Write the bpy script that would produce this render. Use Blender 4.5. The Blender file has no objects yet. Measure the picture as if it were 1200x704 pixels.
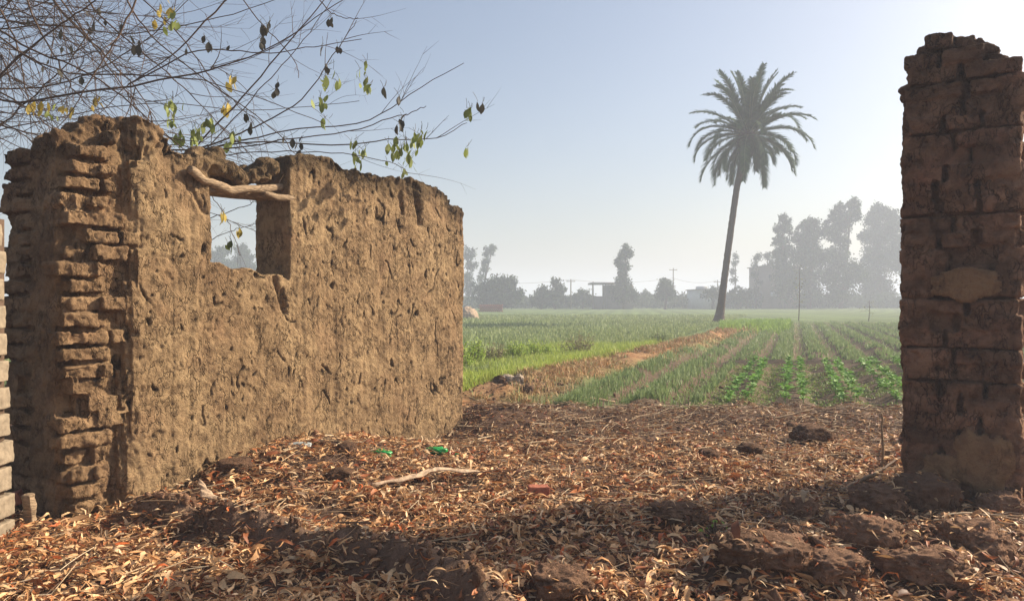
import bpy, math, random
import numpy as np
from mathutils import Vector, Matrix
random.seed(7)
RNG = np.random.default_rng(11)
SC = bpy.context.scene
COL = SC.collection
F = 870.0; CH = 1.5; CX, CY = 600.0, 352.0
R = math.radians

def P(px, py, Z):
    "photo pixel at distance Z -> point in the world"
    return np.array([(px-CX)/F*Z, Z, CH-(py-CY)/F*Z])

# ------------------------------------------------------------------ noise
def _hash(ix, iy, iz, seed):
    h = (ix.astype(np.int64)*374761393 + iy.astype(np.int64)*668265263 + iz.astype(np.int64)*2147483647 + seed*1274126177) & 0xFFFFFFFF
    h = ((h ^ (h >> 13))*1274126177) & 0xFFFFFFFF
    h = ((h ^ (h >> 16))*2246822519) & 0xFFFFFFFF
    return (h ^ (h >> 15)) & 0xFFFFFFFF

def noise(p, seed=0):
    p = np.asarray(p, float); i = np.floor(p).astype(np.int64); f = p-i
    u = f*f*f*(f*(f*6-15)+10); out = np.zeros(len(p))
    for dx in (0, 1):
        for dy in (0, 1):
            for dz in (0, 1):
                h = _hash(i[:, 0]+dx, i[:, 1]+dy, i[:, 2]+dz, seed)
                gx = (h & 1023)/511.5-1; gy = ((h >> 10) & 1023)/511.5-1; gz = ((h >> 20) & 1023)/511.5-1
                w = (u[:, 0] if dx else 1-u[:, 0])*(u[:, 1] if dy else 1-u[:, 1])*(u[:, 2] if dz else 1-u[:, 2])
                out += w*(gx*(f[:, 0]-dx)+gy*(f[:, 1]-dy)+gz*(f[:, 2]-dz))
    return out*1.3

def fbm(p, octs=4, seed=0, gain=.5, ridge=False):
    p = np.asarray(p, float); a, s, o = 1., 1., np.zeros(len(p))
    for k in range(octs):
        n = noise(p*s+k*17.3, seed+k)
        if ridge: n = 1-2*np.abs(n)*1.6
        o += a*n; a *= gain; s *= 2.03
    return o

def n2(x, y, sc, octs=3, seed=0, **k):
    x = np.asarray(x, float); y = np.asarray(y, float)
    p = np.stack([x.ravel()*sc, y.ravel()*sc, np.zeros(x.size)], 1)
    return fbm(p, octs, seed, **k).reshape(x.shape)

def sstep(a, b, x):
    t = np.clip((x-a)/(b-a), 0, 1); return t*t*(3-2*t)

# ------------------------------------------------------------------ mesh helpers
def setp(o, label=None, cat=None, group=None, kind=None):
    if label: o['label'] = label
    if cat: o['category'] = cat
    if group: o['group'] = group
    if kind: o['kind'] = kind
    return o

def empty(name, loc, label, cat, group=None):
    o = bpy.data.objects.new(name, None); COL.objects.link(o); o.location = Vector(loc); o.empty_display_size = .2
    return setp(o, label, cat, group)

def mk(name, v, f, mat, parent=None, smooth=False, col=None, colname='tint'):
    """v (n,3) world coordinates, f int array (m,k); one mesh object, origin at its parent or at its own base"""
    v = np.asarray(v, float); f = np.asarray(f, np.int64)
    if parent is not None: org = np.array(parent.matrix_world.translation if parent.parent else parent.location)
    else: org = np.array([v[:, 0].mean(), v[:, 1].mean(), v[:, 2].min()])
    me = bpy.data.meshes.new(name); n, m, k = len(v), len(f), f.shape[1]
    me.vertices.add(n); me.vertices.foreach_set('co', (v-org).astype(np.float32).ravel())
    me.loops.add(m*k); me.loops.foreach_set('vertex_index', f.astype(np.int32).ravel())
    me.polygons.add(m); me.polygons.foreach_set('loop_start', (np.arange(m)*k).astype(np.int32))
    if smooth: me.polygons.foreach_set('use_smooth', np.ones(m, bool))
    me.update(calc_edges=True)
    if col is not None:
        a = me.color_attributes.new(colname, 'FLOAT_COLOR', 'POINT')
        c = np.ones((n, 4), np.float32); c[:, :3] = col; a.data.foreach_set('color', c.ravel())
    me.materials.append(mat)
    o = bpy.data.objects.new(name, me); COL.objects.link(o)
    if parent is not None: o.parent = parent; 
    else: o.location = Vector(org)
    bpy.context.view_layer.update() if False else None
    return o

class MB:
    "collects quads / tris (as degenerate-free lists) for one mesh"
    def __init__(s): s.v = []; s.f = []; s.c = []; s.n = 0
    def add(s, v, f, c=None):
        v = np.asarray(v, float); s.v.append(v); s.f.append(np.asarray(f)+s.n); s.n += len(v)
        if c is not None: s.c.append(np.broadcast_to(np.asarray(c, float), (len(v), 3)))
    def build(s, name, mat, parent=None, smooth=False):
        return mk(name, np.concatenate(s.v), np.concatenate(s.f), mat, parent, smooth, np.concatenate(s.c) if s.c else None)

def tube(path, rad, n=6, cap=True):
    path = np.asarray(path, float); m = len(path); rad = np.broadcast_to(np.asarray(rad, float), (m,))
    t = np.gradient(path, axis=0); t /= np.linalg.norm(t, axis=1, keepdims=True)+1e-9
    ref = np.array([0, 0, 1.]) if abs(t[0, 2]) < .9 else np.array([1., 0, 0])
    a = np.cross(t, ref); a /= np.linalg.norm(a, axis=1, keepdims=True)+1e-9; b = np.cross(t, a)
    th = np.arange(n)/n*2*math.pi
    v = path[:, None]+rad[:, None, None]*(np.cos(th)[None, :, None]*a[:, None]+np.sin(th)[None, :, None]*b[:, None])
    v = v.reshape(-1, 3); i = np.arange(m-1)[:, None]*n; j = np.arange(n)[None]; j2 = (j+1) % n
    f = np.stack([i+j, i+j2, i+n+j2, i+n+j], -1).reshape(-1, 4)
    if cap:
        v = np.vstack([v, path[:1], path[-1:]]); c0 = m*n; jj = np.arange(0, n, 2)
        e0 = np.stack([np.full(len(jj), c0), (jj+2) % n, (jj+1) % n, jj], -1)
        e1 = np.stack([np.full(len(jj), c0+1), (m-1)*n+jj, (m-1)*n+(jj+1) % n, (m-1)*n+(jj+2) % n], -1)
        f = np.vstack([f, e0, e1])
    return v, f

def box(c, ax, ay, az, sx, sy, sz):
    c = np.asarray(c, float); o = []
    for dz in (-1, 1):
        for dx, dy in ((-1, -1), (1, -1), (1, 1), (-1, 1)):
            o.append(c+ax*dx*sx/2+ay*dy*sy/2+az*dz*sz/2)
    return np.array(o), np.array([[0, 3, 2, 1], [4, 5, 6, 7], [0, 1, 5, 4], [1, 2, 6, 5], [2, 3, 7, 6], [3, 0, 4, 7]])
X_, Y_, Z_ = np.eye(3)

def remesh(parts, voxel):
    "union of closed pieces -> (verts, quads, normals)"
    vs, fs, n = [], [], 0
    for v, f in parts:
        vs.append(v); fs.append(f+n); n += len(v)
    v = np.concatenate(vs); f = np.concatenate(fs)
    me = bpy.data.meshes.new('tmp'); me.from_pydata([tuple(p) for p in v], [], [tuple(q) for q in f])
    ob = bpy.data.objects.new('tmp', me); COL.objects.link(ob)
    md = ob.modifiers.new('r', 'REMESH'); md.mode = 'VOXEL'; md.voxel_size = voxel; md.adaptivity = 0
    sm = ob.modifiers.new('s', 'SMOOTH'); sm.factor = .5; sm.iterations = 1
    dg = bpy.context.evaluated_depsgraph_get(); e = ob.evaluated_get(dg); m2 = bpy.data.meshes.new_from_object(e)
    co = np.empty(len(m2.vertices)*3, np.float32); m2.vertices.foreach_get('co', co)
    no = np.empty(len(m2.vertices)*3, np.float32); m2.vertex_normals.foreach_get('vector', no)
    li = np.empty(len(m2.loops), np.int32); m2.loops.foreach_get('vertex_index', li)
    bpy.data.objects.remove(ob); bpy.data.meshes.remove(me); bpy.data.meshes.remove(m2)
    return co.reshape(-1, 3).astype(float), li.reshape(-1, 4), no.reshape(-1, 3).astype(float)

def ico(sub):
    import bmesh
    bm = bmesh.new(); bmesh.ops.create_icosphere(bm, subdivisions=sub, radius=1)
    v = np.array([q.co[:] for q in bm.verts]); f = np.array([[q.index for q in p.verts] for p in bm.faces]); bm.free()
    return v, f
ICO = {s: ico(s) for s in (1, 2, 4, 5)}

# ------------------------------------------------------------------ materials
def mat(name, rough=.9, spec=.2):
    m = bpy.data.materials.new(name); m.use_nodes = True; nt = m.node_tree; b = nt.nodes['Principled BSDF']
    b.inputs['Roughness'].default_value = rough; b.inputs['Specular IOR Level'].default_value = spec
    return m, nt, b
def N(nt, t, **kw):
    n = nt.nodes.new(t)
    for k, v in kw.items():
        if k in n.inputs: n.inputs[k].default_value = v
        else: setattr(n, k, v)
    return n
def ramp(nt, src, stops):
    r = nt.nodes.new('ShaderNodeValToRGB'); e = r.color_ramp.elements
    while len(e) < len(stops): e.new(.5)
    for q, (p, c) in zip(e, stops):
        q.position = p; q.color = (c if isinstance(c, tuple) else (c, c, c))+(1,)
    nt.links.new(src, r.inputs[0]); return r.outputs[0]
def mix(nt, a, b, fac, mode='MIX'):
    m = nt.nodes.new('ShaderNodeMix'); m.data_type = 'RGBA'; m.blend_type = mode
    for s, v in ((6, a), (7, b), (0, fac)):
        if hasattr(v, 'links'): nt.links.new(v, m.inputs[s])
        else: m.inputs[s].default_value = v if s == 0 else tuple(v)+(1,)
    return m.outputs[2]
def math_(nt, op, a, b=None):
    m = nt.nodes.new('ShaderNodeMath'); m.operation = op
    for i, v in enumerate((a, b)):
        if v is None: continue
        if hasattr(v, 'links'): nt.links.new(v, m.inputs[i])
        else: m.inputs[i].default_value = v
    return m.outputs[0]
def coords(nt, scale=(1, 1, 1)):
    t = nt.nodes.new('ShaderNodeTexCoord'); m = nt.nodes.new('ShaderNodeMapping'); m.inputs['Scale'].default_value = scale
    nt.links.new(t.outputs['Object'], m.inputs[0]); return m.outputs[0]
def nz(nt, vec, sc, det=6, rough=.6, dist=0):
    n = N(nt, 'ShaderNodeTexNoise', Scale=sc, Detail=det, Roughness=rough, Distortion=dist); nt.links.new(vec, n.inputs['Vector']); return n.outputs[0]
def bump(nt, b, h, strength, dist, prev=None):
    n = N(nt, 'ShaderNodeBump', Strength=strength, Distance=dist); nt.links.new(h, n.inputs['Height'])
    if prev: nt.links.new(prev, n.inputs['Normal'])
    nt.links.new(n.outputs[0], b.inputs['Normal']); return n.outputs[0]
def attr(nt, name='tint'):
    a = nt.nodes.new('ShaderNodeAttribute'); a.attribute_name = name; return a.outputs['Color']

def mud_material(name, c_light, c_mid, c_dark, crack=.5, red=(.30, .15, .08)):
    m, nt, b = mat(name, .95, .12)
    v = coords(nt); vs = coords(nt, (1, 1, .45))
    big = nz(nt, v, 1.6, 5, .6); mid = nz(nt, v, 9, 6, .65, .4); fine = nz(nt, v, 60, 5, .75); straw = nz(nt, coords(nt, (1, 1, 3.5)), 55, 3, .6, 1.5)
    c = mix(nt, c_mid, c_light, ramp(nt, big, [(.35, 0.), (.65, 1.)]))
    c = mix(nt, c, red, math_(nt, 'MULTIPLY', ramp(nt, nz(nt, v, 2.7, 4, .6), [(.5, 0.), (.7, 1.)]), .45))
    c = mix(nt, c, c_dark, math_(nt, 'MULTIPLY', ramp(nt, mid, [(.40, 1.), (.55, 0.)]), .55))
    c = mix(nt, c, tuple(min(1, q*1.55) for q in c_light), math_(nt, 'MULTIPLY', ramp(nt, straw, [(.60, 0.), (.68, 1.)]), .55))
    c = mix(nt, c, c_dark, math_(nt, 'MULTIPLY', ramp(nt, fine, [(.33, 1.), (.45, 0.)]), .6))
    vo = N(nt, 'ShaderNodeTexVoronoi', feature='DISTANCE_TO_EDGE', Scale=13.0)
    w = nt.nodes.new('ShaderNodeVectorMath'); w.operation = 'MULTIPLY_ADD'
    nn = N(nt, 'ShaderNodeTexNoise', Scale=6., Detail=4.); nt.links.new(vs, nn.inputs['Vector'])
    nt.links.new(nn.outputs['Color'], w.inputs[0]); w.inputs[1].default_value = (.5, .5, .5); nt.links.new(vs, w.inputs[2])
    nt.links.new(w.outputs[0], vo.inputs['Vector'])
    ck = ramp(nt, vo.outputs['Distance'], [(.015, 0.), (.06, 1.)])
    gate = ramp(nt, nz(nt, v, 5, 3, .5), [(.47, 0.), (.56, 1.)])
    inv = math_(nt, 'MULTIPLY', math_(nt, 'MULTIPLY', math_(nt, 'SUBTRACT', 1., ck), gate), crack)
    c = mix(nt, c, tuple(q*.35 for q in c_dark), math_(nt, 'MULTIPLY', inv, .8))
    stain_shade = attr(nt, 'tint')  # vertex tint: stains and tones, plus painted recess shade and lighter lit face
    c = mix(nt, c, stain_shade, 1.0, 'MULTIPLY')
    nt.links.new(c, b.inputs['Base Color'])
    h1 = math_(nt, 'ADD', math_(nt, 'MULTIPLY', mid, .6), math_(nt, 'MULTIPLY', fine, .25))
    h1 = math_(nt, 'ADD', h1, math_(nt, 'MULTIPLY', straw, .15)); h1 = math_(nt, 'SUBTRACT', h1, math_(nt, 'MULTIPLY', inv, .8))
    bump(nt, b, h1, 1., .05)
    return m

def tint_material(name, rough=.8, spec=.25, trans=0, var=.25, sc=30, bmp=0):
    m, nt, b = mat(name, rough, spec)
    c = attr(nt); v = coords(nt); n = nz(nt, v, sc, 3, .6)
    g = ramp(nt, n, [(.3, 1-var), (.7, 1+var)]); c = mix(nt, c, g, 1., 'MULTIPLY'); nt.links.new(c, b.inputs['Base Color'])
    if bmp: bump(nt, b, n, .6, bmp)
    if trans:
        t = N(nt, 'ShaderNodeBsdfTranslucent'); nt.links.new(c, t.inputs[0]); ms = N(nt, 'ShaderNodeMixShader'); ms.inputs[0].default_value = trans
        nt.links.new(b.outputs[0], ms.inputs[1]); nt.links.new(t.outputs[0], ms.inputs[2]); nt.links.new(ms.outputs[0], nt.nodes['Material Output'].inputs[0])
    return m

def plain(name, c, rough=.85, spec=.2, var=.3, sc=20, bmp=.01, stretch=(1, 1, 1)):
    m, nt, b = mat(name, rough, spec); v = coords(nt, stretch); n = nz(nt, v, sc, 5, .65)
    cc = mix(nt, tuple(q*(1-var) for q in c), tuple(min(1, q*(1+var)) for q in c), ramp(nt, n, [(.3, 0.), (.7, 1.)])); nt.links.new(cc, b.inputs['Base Color'])
    if bmp: bump(nt, b, n, .7, bmp)
    return m

M_MUD = mud_material('mud_plaster', (.40, .275, .148), (.30, .198, .105), (.11, .066, .036), .65, (.29, .165, .09))
M_MUD2 = mud_material('mud_brick', (.31, .18, .105), (.20, .108, .064), (.075, .036, .022), .8, (.29, .115, .068))
M_PATCH = mud_material('pale_plaster', (.40, .25, .13), (.34, .20, .10), (.17, .09, .05), .3)
M_CLOD = mud_material('earth_clod', (.34, .20, .12), (.26, .145, .088), (.10, .055, .035), .4)
M_LEAF = tint_material('dry_leaf', .55, .25, .18, .2, 60)
M_GRASS = tint_material('green_blade', .6, .3, .3, .15, 8)
M_FOL = tint_material('far_foliage', .8, .15, .08, .3, 1.5)
M_BARK = plain('bark', (.095, .07, .052), .9, .1, .4, 25, .01, (1, 1, .3))
M_TWIG = plain('twig_bark', (.10, .062, .038), .8, .2, .35, 12, 0)
M_WOOD = plain('weathered_wood', (.30, .215, .135), .85, .12, .6, 26, .02, (.6, .6, 4.))
M_STRAW = tint_material('straw', .7, .3, .1, .2, 30)
M_BLOCK = plain('pale_block', (.27, .215, .15), .9, .15, .25, 18, .012)
M_MORTAR = plain('mortar', (.12, .08, .055), .95, .1, .3, 30, .012)
M_REDB = plain('fired_brick', (.36, .13, .08), .9, .15, .3, 25, .008)
M_STONE = plain('rubble_stone', (.30, .24, .18), .9, .15, .35, 14, .015)
M_PLASTER = plain('house_plaster', (.62, .62, .60), .9, .2, .1, 2, 0)
M_DARK = plain('dark_opening', (.05, .05, .05), .6, .3, .1, 2, 0)
M_POLE = plain('pole_wood', (.16, .13, .10), .85, .2, .2, 3, 0)
M_ROOF = plain('roof_sheet', (.30, .26, .22), .8, .2, .2, 2, 0)

# soil: colour zones come from what covers the ground, plus a painted shade line at the bund
m, nt, b = mat('soil', .95, .12); v = coords(nt)
c = attr(nt); n1 = nz(nt, v, 1.3, 6, .65); n2_ = nz(nt, v, 14, 6, .7); n3 = nz(nt, v, 90, 3, .7)
c = mix(nt, c, ramp(nt, n1, [(.3, .75), (.7, 1.2)]), 1., 'MULTIPLY')
c = mix(nt, c, ramp(nt, n2_, [(.3, .6), (.7, 1.35)]), 1., 'MULTIPLY')
c = mix(nt, c, ramp(nt, n3, [(.3, .7), (.7, 1.25)]), 1., 'MULTIPLY'); nt.links.new(c, b.inputs['Base Color'])
bump(nt, b, math_(nt, 'ADD', n2_, math_(nt, 'MULTIPLY', n3, .3)), .8, .04); M_SOIL = m

# ------------------------------------------------------------------ the walls' plan
WA = np.array([-3.05, 5.15]); WB = np.array([-.58, 8.76]); WL = float(np.linalg.norm(WB-WA))
D = np.append((WB-WA)/WL, 0); NB = np.array([-D[1], D[0], 0])          # along the wall / away from its lit face
WT = .50
def ws(px):
    k = (px-CX)/F; return (k*WA[1]-WA[0])/(D[0]-k*D[1])
def wz(px, py):
    return CH-(py-CY)/F*(WA[1]+D[1]*ws(px))
PC = np.array([3.57, 5.20]); PW, PL = .73, .95                         # the pillar's near corner

# ------------------------------------------------------------------ terrain
ridge_pts = np.array([[-2.55, 5.15], [-2.2, 5.0], [-1.95, 4.88], [-1.65, 4.72], [-1.0, 4.28], [-.45, 3.86], [-.1, 3.4]])
def dseg(x, y, pts):
    best = np.full(x.shape, 1e9); tt = np.zeros(x.shape)
    for i in range(len(pts)-1):
        a, b_ = pts[i], pts[i+1]; ab = b_-a; t = np.clip(((x-a[0])*ab[0]+(y-a[1])*ab[1])/(ab@ab), 0, 1)
        d = np.hypot(x-a[0]-ab[0]*t, y-a[1]-ab[1]*t); mk_ = d < best; best = np.where(mk_, d, best); tt = np.where(mk_, i+t, tt)
    return best, tt
def litter_edge(x): return 10.1+.35*np.sin(x*1.7+1)+.25*np.sin(x*4.1)
def bankc(y): return -4.6+.085*(y-12)
def g2(x, y, cx, cy, sx, sy, h): return h*np.exp(-((x-cx)/sx)**2-((y-cy)/sy)**2)
def height(x, y):
    x = np.asarray(x, float); y = np.asarray(y, float)
    near = 1-sstep(9.6, 11.2, y); fld = 1-near
    z = near*(.03*n2(x, y, .9, 3, 3)+.035*n2(x, y, 3.2, 3, 4)+.012*n2(x, y, 14, 2, 5))
    dw, t = dseg(x, y, np.array([WA+[.25, -.1], WB-[.25, .5]])); ts_ = (x-WA[0])*D[0]+(y-WA[1])*D[1]; z += np.exp(-(dw/.8)**2)*(.23*np.exp(-((ts_-1.8)/1.15)**2)*sstep(.1, 1.3, ts_)-.10*np.exp(-((ts_-3.75)/.55)**2))+g2(x, y, -.25, 9.0, .45, .4, .17)-.03*np.exp(-(np.hypot(x-WA[0], y-WA[1])/.9)**2)
    d, t = dseg(x, y, ridge_pts)
    z += (.18+.03*np.sin(t*3.1))*np.exp(-(d/(.155+.025*np.sin(t*5)))**2.6)*(1+.35*n2(x, y, 5, 3, 9))
    rough = 1+.8*n2(x, y, 3.5, 3, 21)
    z += g2(x, y, 2.2, 4.1, 1.1, .50, .13)*rough+g2(x, y, 1.35, 3.95, .5, .35, .12)*rough+g2(x, y, 3.2, 4.7, .7, .4, .05)*rough
    mz = g2(x, y, 2.4, 4.2, 1.3, .6, 1.); z += mz*(.035*n2(x, y, 7, 3, 24)+.012*n2(x, y, 22, 2, 25)); z += g2(x, y, .75, 4.9, .7, .28, .07)+g2(x, y, .1, 3.7, .6, .3, .08)
    z += near*g2(x, y, 1., 9.4, 3.5, .7, .07)*(1+.8*n2(x, y, 1.7, 3, 31))
    # the field
    u = x-.38*y; ub = u-bankc(y); ff = fld*(1-sstep(60, 90, y))
    bankm = np.exp(-(ub/.75)**2)*(1-sstep(30, 48, y))*sstep(9.8, 11.5, y)
    z += .17*bankm*(1+.9*n2(x, y, 1.1, 4, 41))
    nb = sstep(-1.5, -1.1, u)*(1-sstep(17.0, 17.5, y))*fld
    z += nb*.055*np.cos(2*math.pi*u/.8)
    far = sstep(17.6, 18.2, y)*sstep(-3.8, -3.2, u)*(1-sstep(45, 48, y))+sstep(-3.9, -3.4, u)*(1-sstep(-1.7, -1.3, u))*(1-sstep(17.0, 17.5, y))*fld
    z += np.clip(far, 0, 1)*.075*np.cos(2*math.pi*(u+.3)/.95)
    z += .09*np.exp(-((y-17.4-.05*x)/.16)**2)*sstep(-1.9, -1.4, u)+.10*np.exp(-((y-48.5)/.4)**2)*sstep(-2.5, -1.5, u)
    z += ff*.02*n2(x, y, 2., 3, 51)
    lf = sstep(-2.2, -3.2, ub)*fld*(1-sstep(90, 140, y))
    z += lf*.03*n2(x, y, .35, 2, 61)
    return z

NTREM = []
def zone_colour(x, y):
    c = np.empty(x.shape+(3,)); near = 1-sstep(-.25, .25, y-litter_edge(x)-.25*n2(x, y, 1.5, 3, 71))
    u = x-.38*y; ub = u-bankc(y)
    green = np.array([.135, .185, .065]); soil = np.array([.125, .088, .055])
    ln = .5+.5*np.sin((x-.16*y)*2*math.pi/2.2)
    c[:] = green*(.8+.3*ln[..., None])+.0
    c *= (1+.35*n2(x, y, .12, 3, 77))[..., None]
    def lay(mask, col): 
        c[:] = c*(1-mask[..., None])+np.asarray(col)*mask[..., None]
    right = sstep(-2.9, -2.3, ub*0+u-bankc(y)*.35+1.2)
    lay(sstep(-.2, .3, ub-.9)*(1-sstep(46, 50, y)), soil)
    lay(sstep(-.2, .3, ub-.9)*sstep(17, 50, y)*.45*(1-sstep(46, 50, y)), green*1.1)
    vm = sstep(-4.5, -3.6, ub)*(1-sstep(-1.2, -.7, ub))*(1-sstep(20, 34, y)); lay(vm, [.16, .19, .05]); lay(np.exp(-((y-17.3-.05*x)/.22)**2)*sstep(-1.9, -1.4, u), [.06, .045, .03])  # last layer paints the cross bund's shadow line as dark soil
    bm_ = np.exp(-(ub/(.62+.3*n2(x, y, .7, 3, 79)))**4)*(1-sstep(34, 52, y)); lay(np.clip(bm_, 0, 1), np.array([.33, .19, .09]))
    pn = np.clip(n2(x, y, 1.3, 3, 83)*1.6, 0, 1)*bm_; lay(pn, [.40, .18, .07])
    lay(np.clip(g2(x, y, .1, 12.4, 1.1, .9, 1.2), 0, 1)*.8, [.17, .115, .075])
    lay(near, [.105, .062, .042])
    d, t = dseg(x, y, ridge_pts); lay(near*np.exp(-(d/.3)**2)*.8, [.19, .12, .08])
    lay(near*np.clip(g2(x, y, 2.6, 4.3, 1.3, .8, 1.2), 0, 1)*.9, [.21, .115, .07])
    lay(near*np.clip(g2(x, y, 1.4, 4.0, .6, .5, 1.), 0, 1)*.8, [.20, .12, .08])
    return c

fov = np.linspace(R(-43), R(43), 760); rest = np.linspace(R(43), R(317), 70)[1:-1]
ang = np.concatenate([fov, rest]); rs = [0.01, .5, 1., 1.6]
while rs[-1] < 60: rs.append(rs[-1]*(1.0085 if rs[-1] > 2.6 else 1.05))
while rs[-1] < 1500: rs.append(rs[-1]*1.06)
rs = np.array(rs); A_, R_ = np.meshgrid(ang, rs); gx = R_*np.sin(A_); gy = R_*np.cos(A_)
gz = height(gx, gy); v = np.stack([gx, gy, gz], -1).reshape(-1, 3)
na, nr = len(ang), len(rs); i = np.arange(nr-1)[:, None]*na; j = np.arange(na)[None]; j2 = (j+1) % na
f = np.stack([i+j, i+j2, i+na+j2, i+na+j], -1).reshape(-1, 4)
g = mk('ground', v, f[:, ::-1], M_SOIL, None, True, zone_colour(gx, gy).reshape(-1, 3)); setp(g, kind='structure')

# ------------------------------------------------------------------ left mud wall
TOP = [(5, 172), (25, 163), (45, 156), (75, 152), (95, 151), (106, 142), (125, 135), (150, 133), (172, 139), (186, 146), (198, 165), (212, 180), (226, 188),
       (242, 180), (262, 182), (288, 198), (305, 198), (318, 189), (345, 182), (375, 181), (392, 187), (410, 197), (430, 201), (450, 209), (470, 208), (500, 214), (515, 219), (524, 226), (530, 240)]
ts = np.array([ws(p) for p, q in TOP]); tz = np.array([wz(p, q) for p, q in TOP])
def wall_pt(s, a, z): return np.array([WA[0], WA[1], 0])+D*s+NB*a+Z_*z
s0, s1 = ws(246), ws(341); zl, zr = wz(246, 309), wz(341, 326); zt0, zt1 = wz(246, 226), wz(341, 232)
parts = []; rnd = random.Random(5)
ds = .04; s = -.05
while s < WL-.02:
    sc = s+ds/2; zt = float(np.interp(sc, ts, tz))+rnd.uniform(-.012, .012); a0 = 0.
    a0 = rnd.uniform(0, .008)
    if s0 <= sc <= s1:
        k = (sc-s0)/(s1-s0); zb = zl+(zr-zl)*k+.02*math.sin(k*17)
        parts.append(box(wall_pt(sc, WT/2, (zb-.4)/2), D, NB, Z_, ds*1.1, WT, zb+.4))
    else:
        if sc > WL-.32:                                                 # end steps in upwards
            zt = min(zt, 2.95-(sc-(WL-.32))*1.0)
        if sc < .68:                                                   # plaster edge is ragged: stacked pieces with their own depth
            zz = -.4
            while zz < zt-.01:
                dz = min(.06, zt-zz); e_ = .43+.16*float(noise(np.array([[zz*2.1, 3.3, 1.]]), 55)[0])+.07*float(noise(np.array([[zz*7., 1.3, sc*6]]), 56)[0]); a1 = .125*float(1-sstep(e_-.10, e_+.06, sc))+rnd.uniform(0, .012)
                parts.append(box(wall_pt(sc, a1+(WT-a1)/2, zz+dz/2), D, NB, Z_, ds*1.2, WT-a1, dz*1.15)); zz += dz
            s += ds; continue
        hh = zt+.4; parts.append(box(wall_pt(sc, a0+(WT-a0)/2, (zt-.4)/2), D, NB, Z_, ds*1.1, WT-a0, hh))
    s += ds
# irregular right end, tapering
for q in range(19):
    z = -.1+q*.15; e = .0-.055*max(0, z-.3)+rnd.uniform(-.035, .03)
    if z < 2.55: parts.append(box(wall_pt(WL-.12+e/2, WT/2, z+.08), D, NB, Z_, .26+e, WT-rnd.uniform(0, .06), .15))
# clods bridging above the window
for px, py, r in [(212, 186, .085), (228, 192, .10), (243, 188, .13), (258, 190, .12), (262, 180, .07), (274, 199, .10), (289, 203, .09), (302, 205, .085), (315, 203, .10), (236, 200, .07), (322, 196, .12)]:
    for a in (.10, .26, .40):
        v, f = ICO[2]; c = wall_pt(ws(px), a, wz(px, py)+rnd.uniform(-.02, .02)-.02*(a > .2)); fr = np.array([c+q*np.array([r, r, r*.8])*rnd.uniform(.85, 1.1) for q in v])
        parts.append((fr, np.column_stack([f, f[:, 2]]))) if False else parts.append((fr, f))
# buttress of bricks at the near corner (courses with gaps, worn bricks)
ED = np.array([-3.82-WA[0], 5.55-WA[1], 0]); EL = np.linalg.norm(ED); ED /= EL; EN = np.array([ED[1], -ED[0], 0]); EN = EN if EN[1] < 0 else -EN
core = np.array([WA[0], WA[1], 0])
parts.append(box(core+ED*(EL/2+.03)-EN*.24+Z_*1.12, ED, EN, Z_, EL-.06, .36, 2.95))
parts.append(box(core+ED*(EL/2)-EN*.34+Z_*1.2, ED, EN, Z_, EL-.16, .36, 2.9))
ch = .120; q = 0; z = -.25
while z < 2.72:
    e0 = .0; hgt = ch*rnd.uniform(.76, .86)
    # bricks on the end face
    e = rnd.uniform(-.18, 0)
    while e < EL-.02:
        L = rnd.uniform(.20, .30); o = rnd.uniform(-.022, .012); b0, b1 = max(e, .0), min(e+L-.02, EL)
        if rnd.random() < .93 and b1-b0 > .05 and z < 2.6:
            parts.append(box(core+ED*(b0+b1)/2-EN*(.13-o)+Z_*(z+hgt/2), ED, EN, Z_, b1-b0, .26, hgt*rnd.uniform(.85, 1)))
        e += L
    # bricks on the lit face near the corner
    s = -.06+rnd.uniform(-.05, .03)
    lim = rnd.choice([.24, .30, .38, .44, .50])+rnd.uniform(-.04, .04) if z > .25 else .25
    while s < lim:
        L = rnd.uniform(.13, .27); o = rnd.uniform(-.03, .06); b1 = min(s+L-.035, lim)
        if rnd.random() < .70 and b1-s > .05:
            parts.append(box(wall_pt((s+b1)/2, .11-.0+o-.01, z+hgt/2), D, NB, Z_, b1-s, .22, hgt*rnd.uniform(.8, 1)))
        s += L
    z += ch; q += 1
v, f, no = None, None, None
tri_parts = [(a, b_ if b_.shape[1] == 4 else b_) for a, b_ in parts]
def remesh_mixed(parts, voxel):
    me = bpy.data.meshes.new('tmp'); vv, ff, n = [], [], 0
    for a, b_ in parts:
        vv += [tuple(t) for t in a]; ff += [tuple(int(t)+n for t in r) for r in b_]; n += len(a)
    me.from_pydata(vv, [], ff); ob = bpy.data.objects.new('tmp', me); COL.objects.link(ob)
    md = ob.modifiers.new('r', 'REMESH'); md.mode = 'VOXEL'; md.voxel_size = voxel; md.adaptivity = 0
    sm = ob.modifiers.new('s', 'SMOOTH'); sm.factor = .5; sm.iterations = 1
    dg = bpy.context.evaluated_depsgraph_get(); e = ob.evaluated_get(dg); m2 = bpy.data.meshes.new_from_object(e)
    co = np.empty(len(m2.vertices)*3, np.float32); m2.vertices.foreach_get('co', co)
    no = np.empty(len(m2.vertices)*3, np.float32); m2.vertex_normals.foreach_get('vector', no)
    li = np.empty(len(m2.loops), np.int32); m2.loops.foreach_get('vertex_index', li)
    bpy.data.objects.remove(ob); bpy.data.meshes.remove(me); bpy.data.meshes.remove(m2)
    return co.reshape(-1, 3).astype(float), li.reshape(-1, 4), no.reshape(-1, 3).astype(float)
v, f, no = remesh_mixed(parts, .0115)
print('wall', len(v))
rel = v-np.array([WA[0], WA[1], 0]); S = rel@D; Aw = rel@NB; Zw = v[:, 2]
brk = 1-sstep(.2, .5, S+.25*noise(v*2.5, 88))                                            # brick zone
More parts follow.
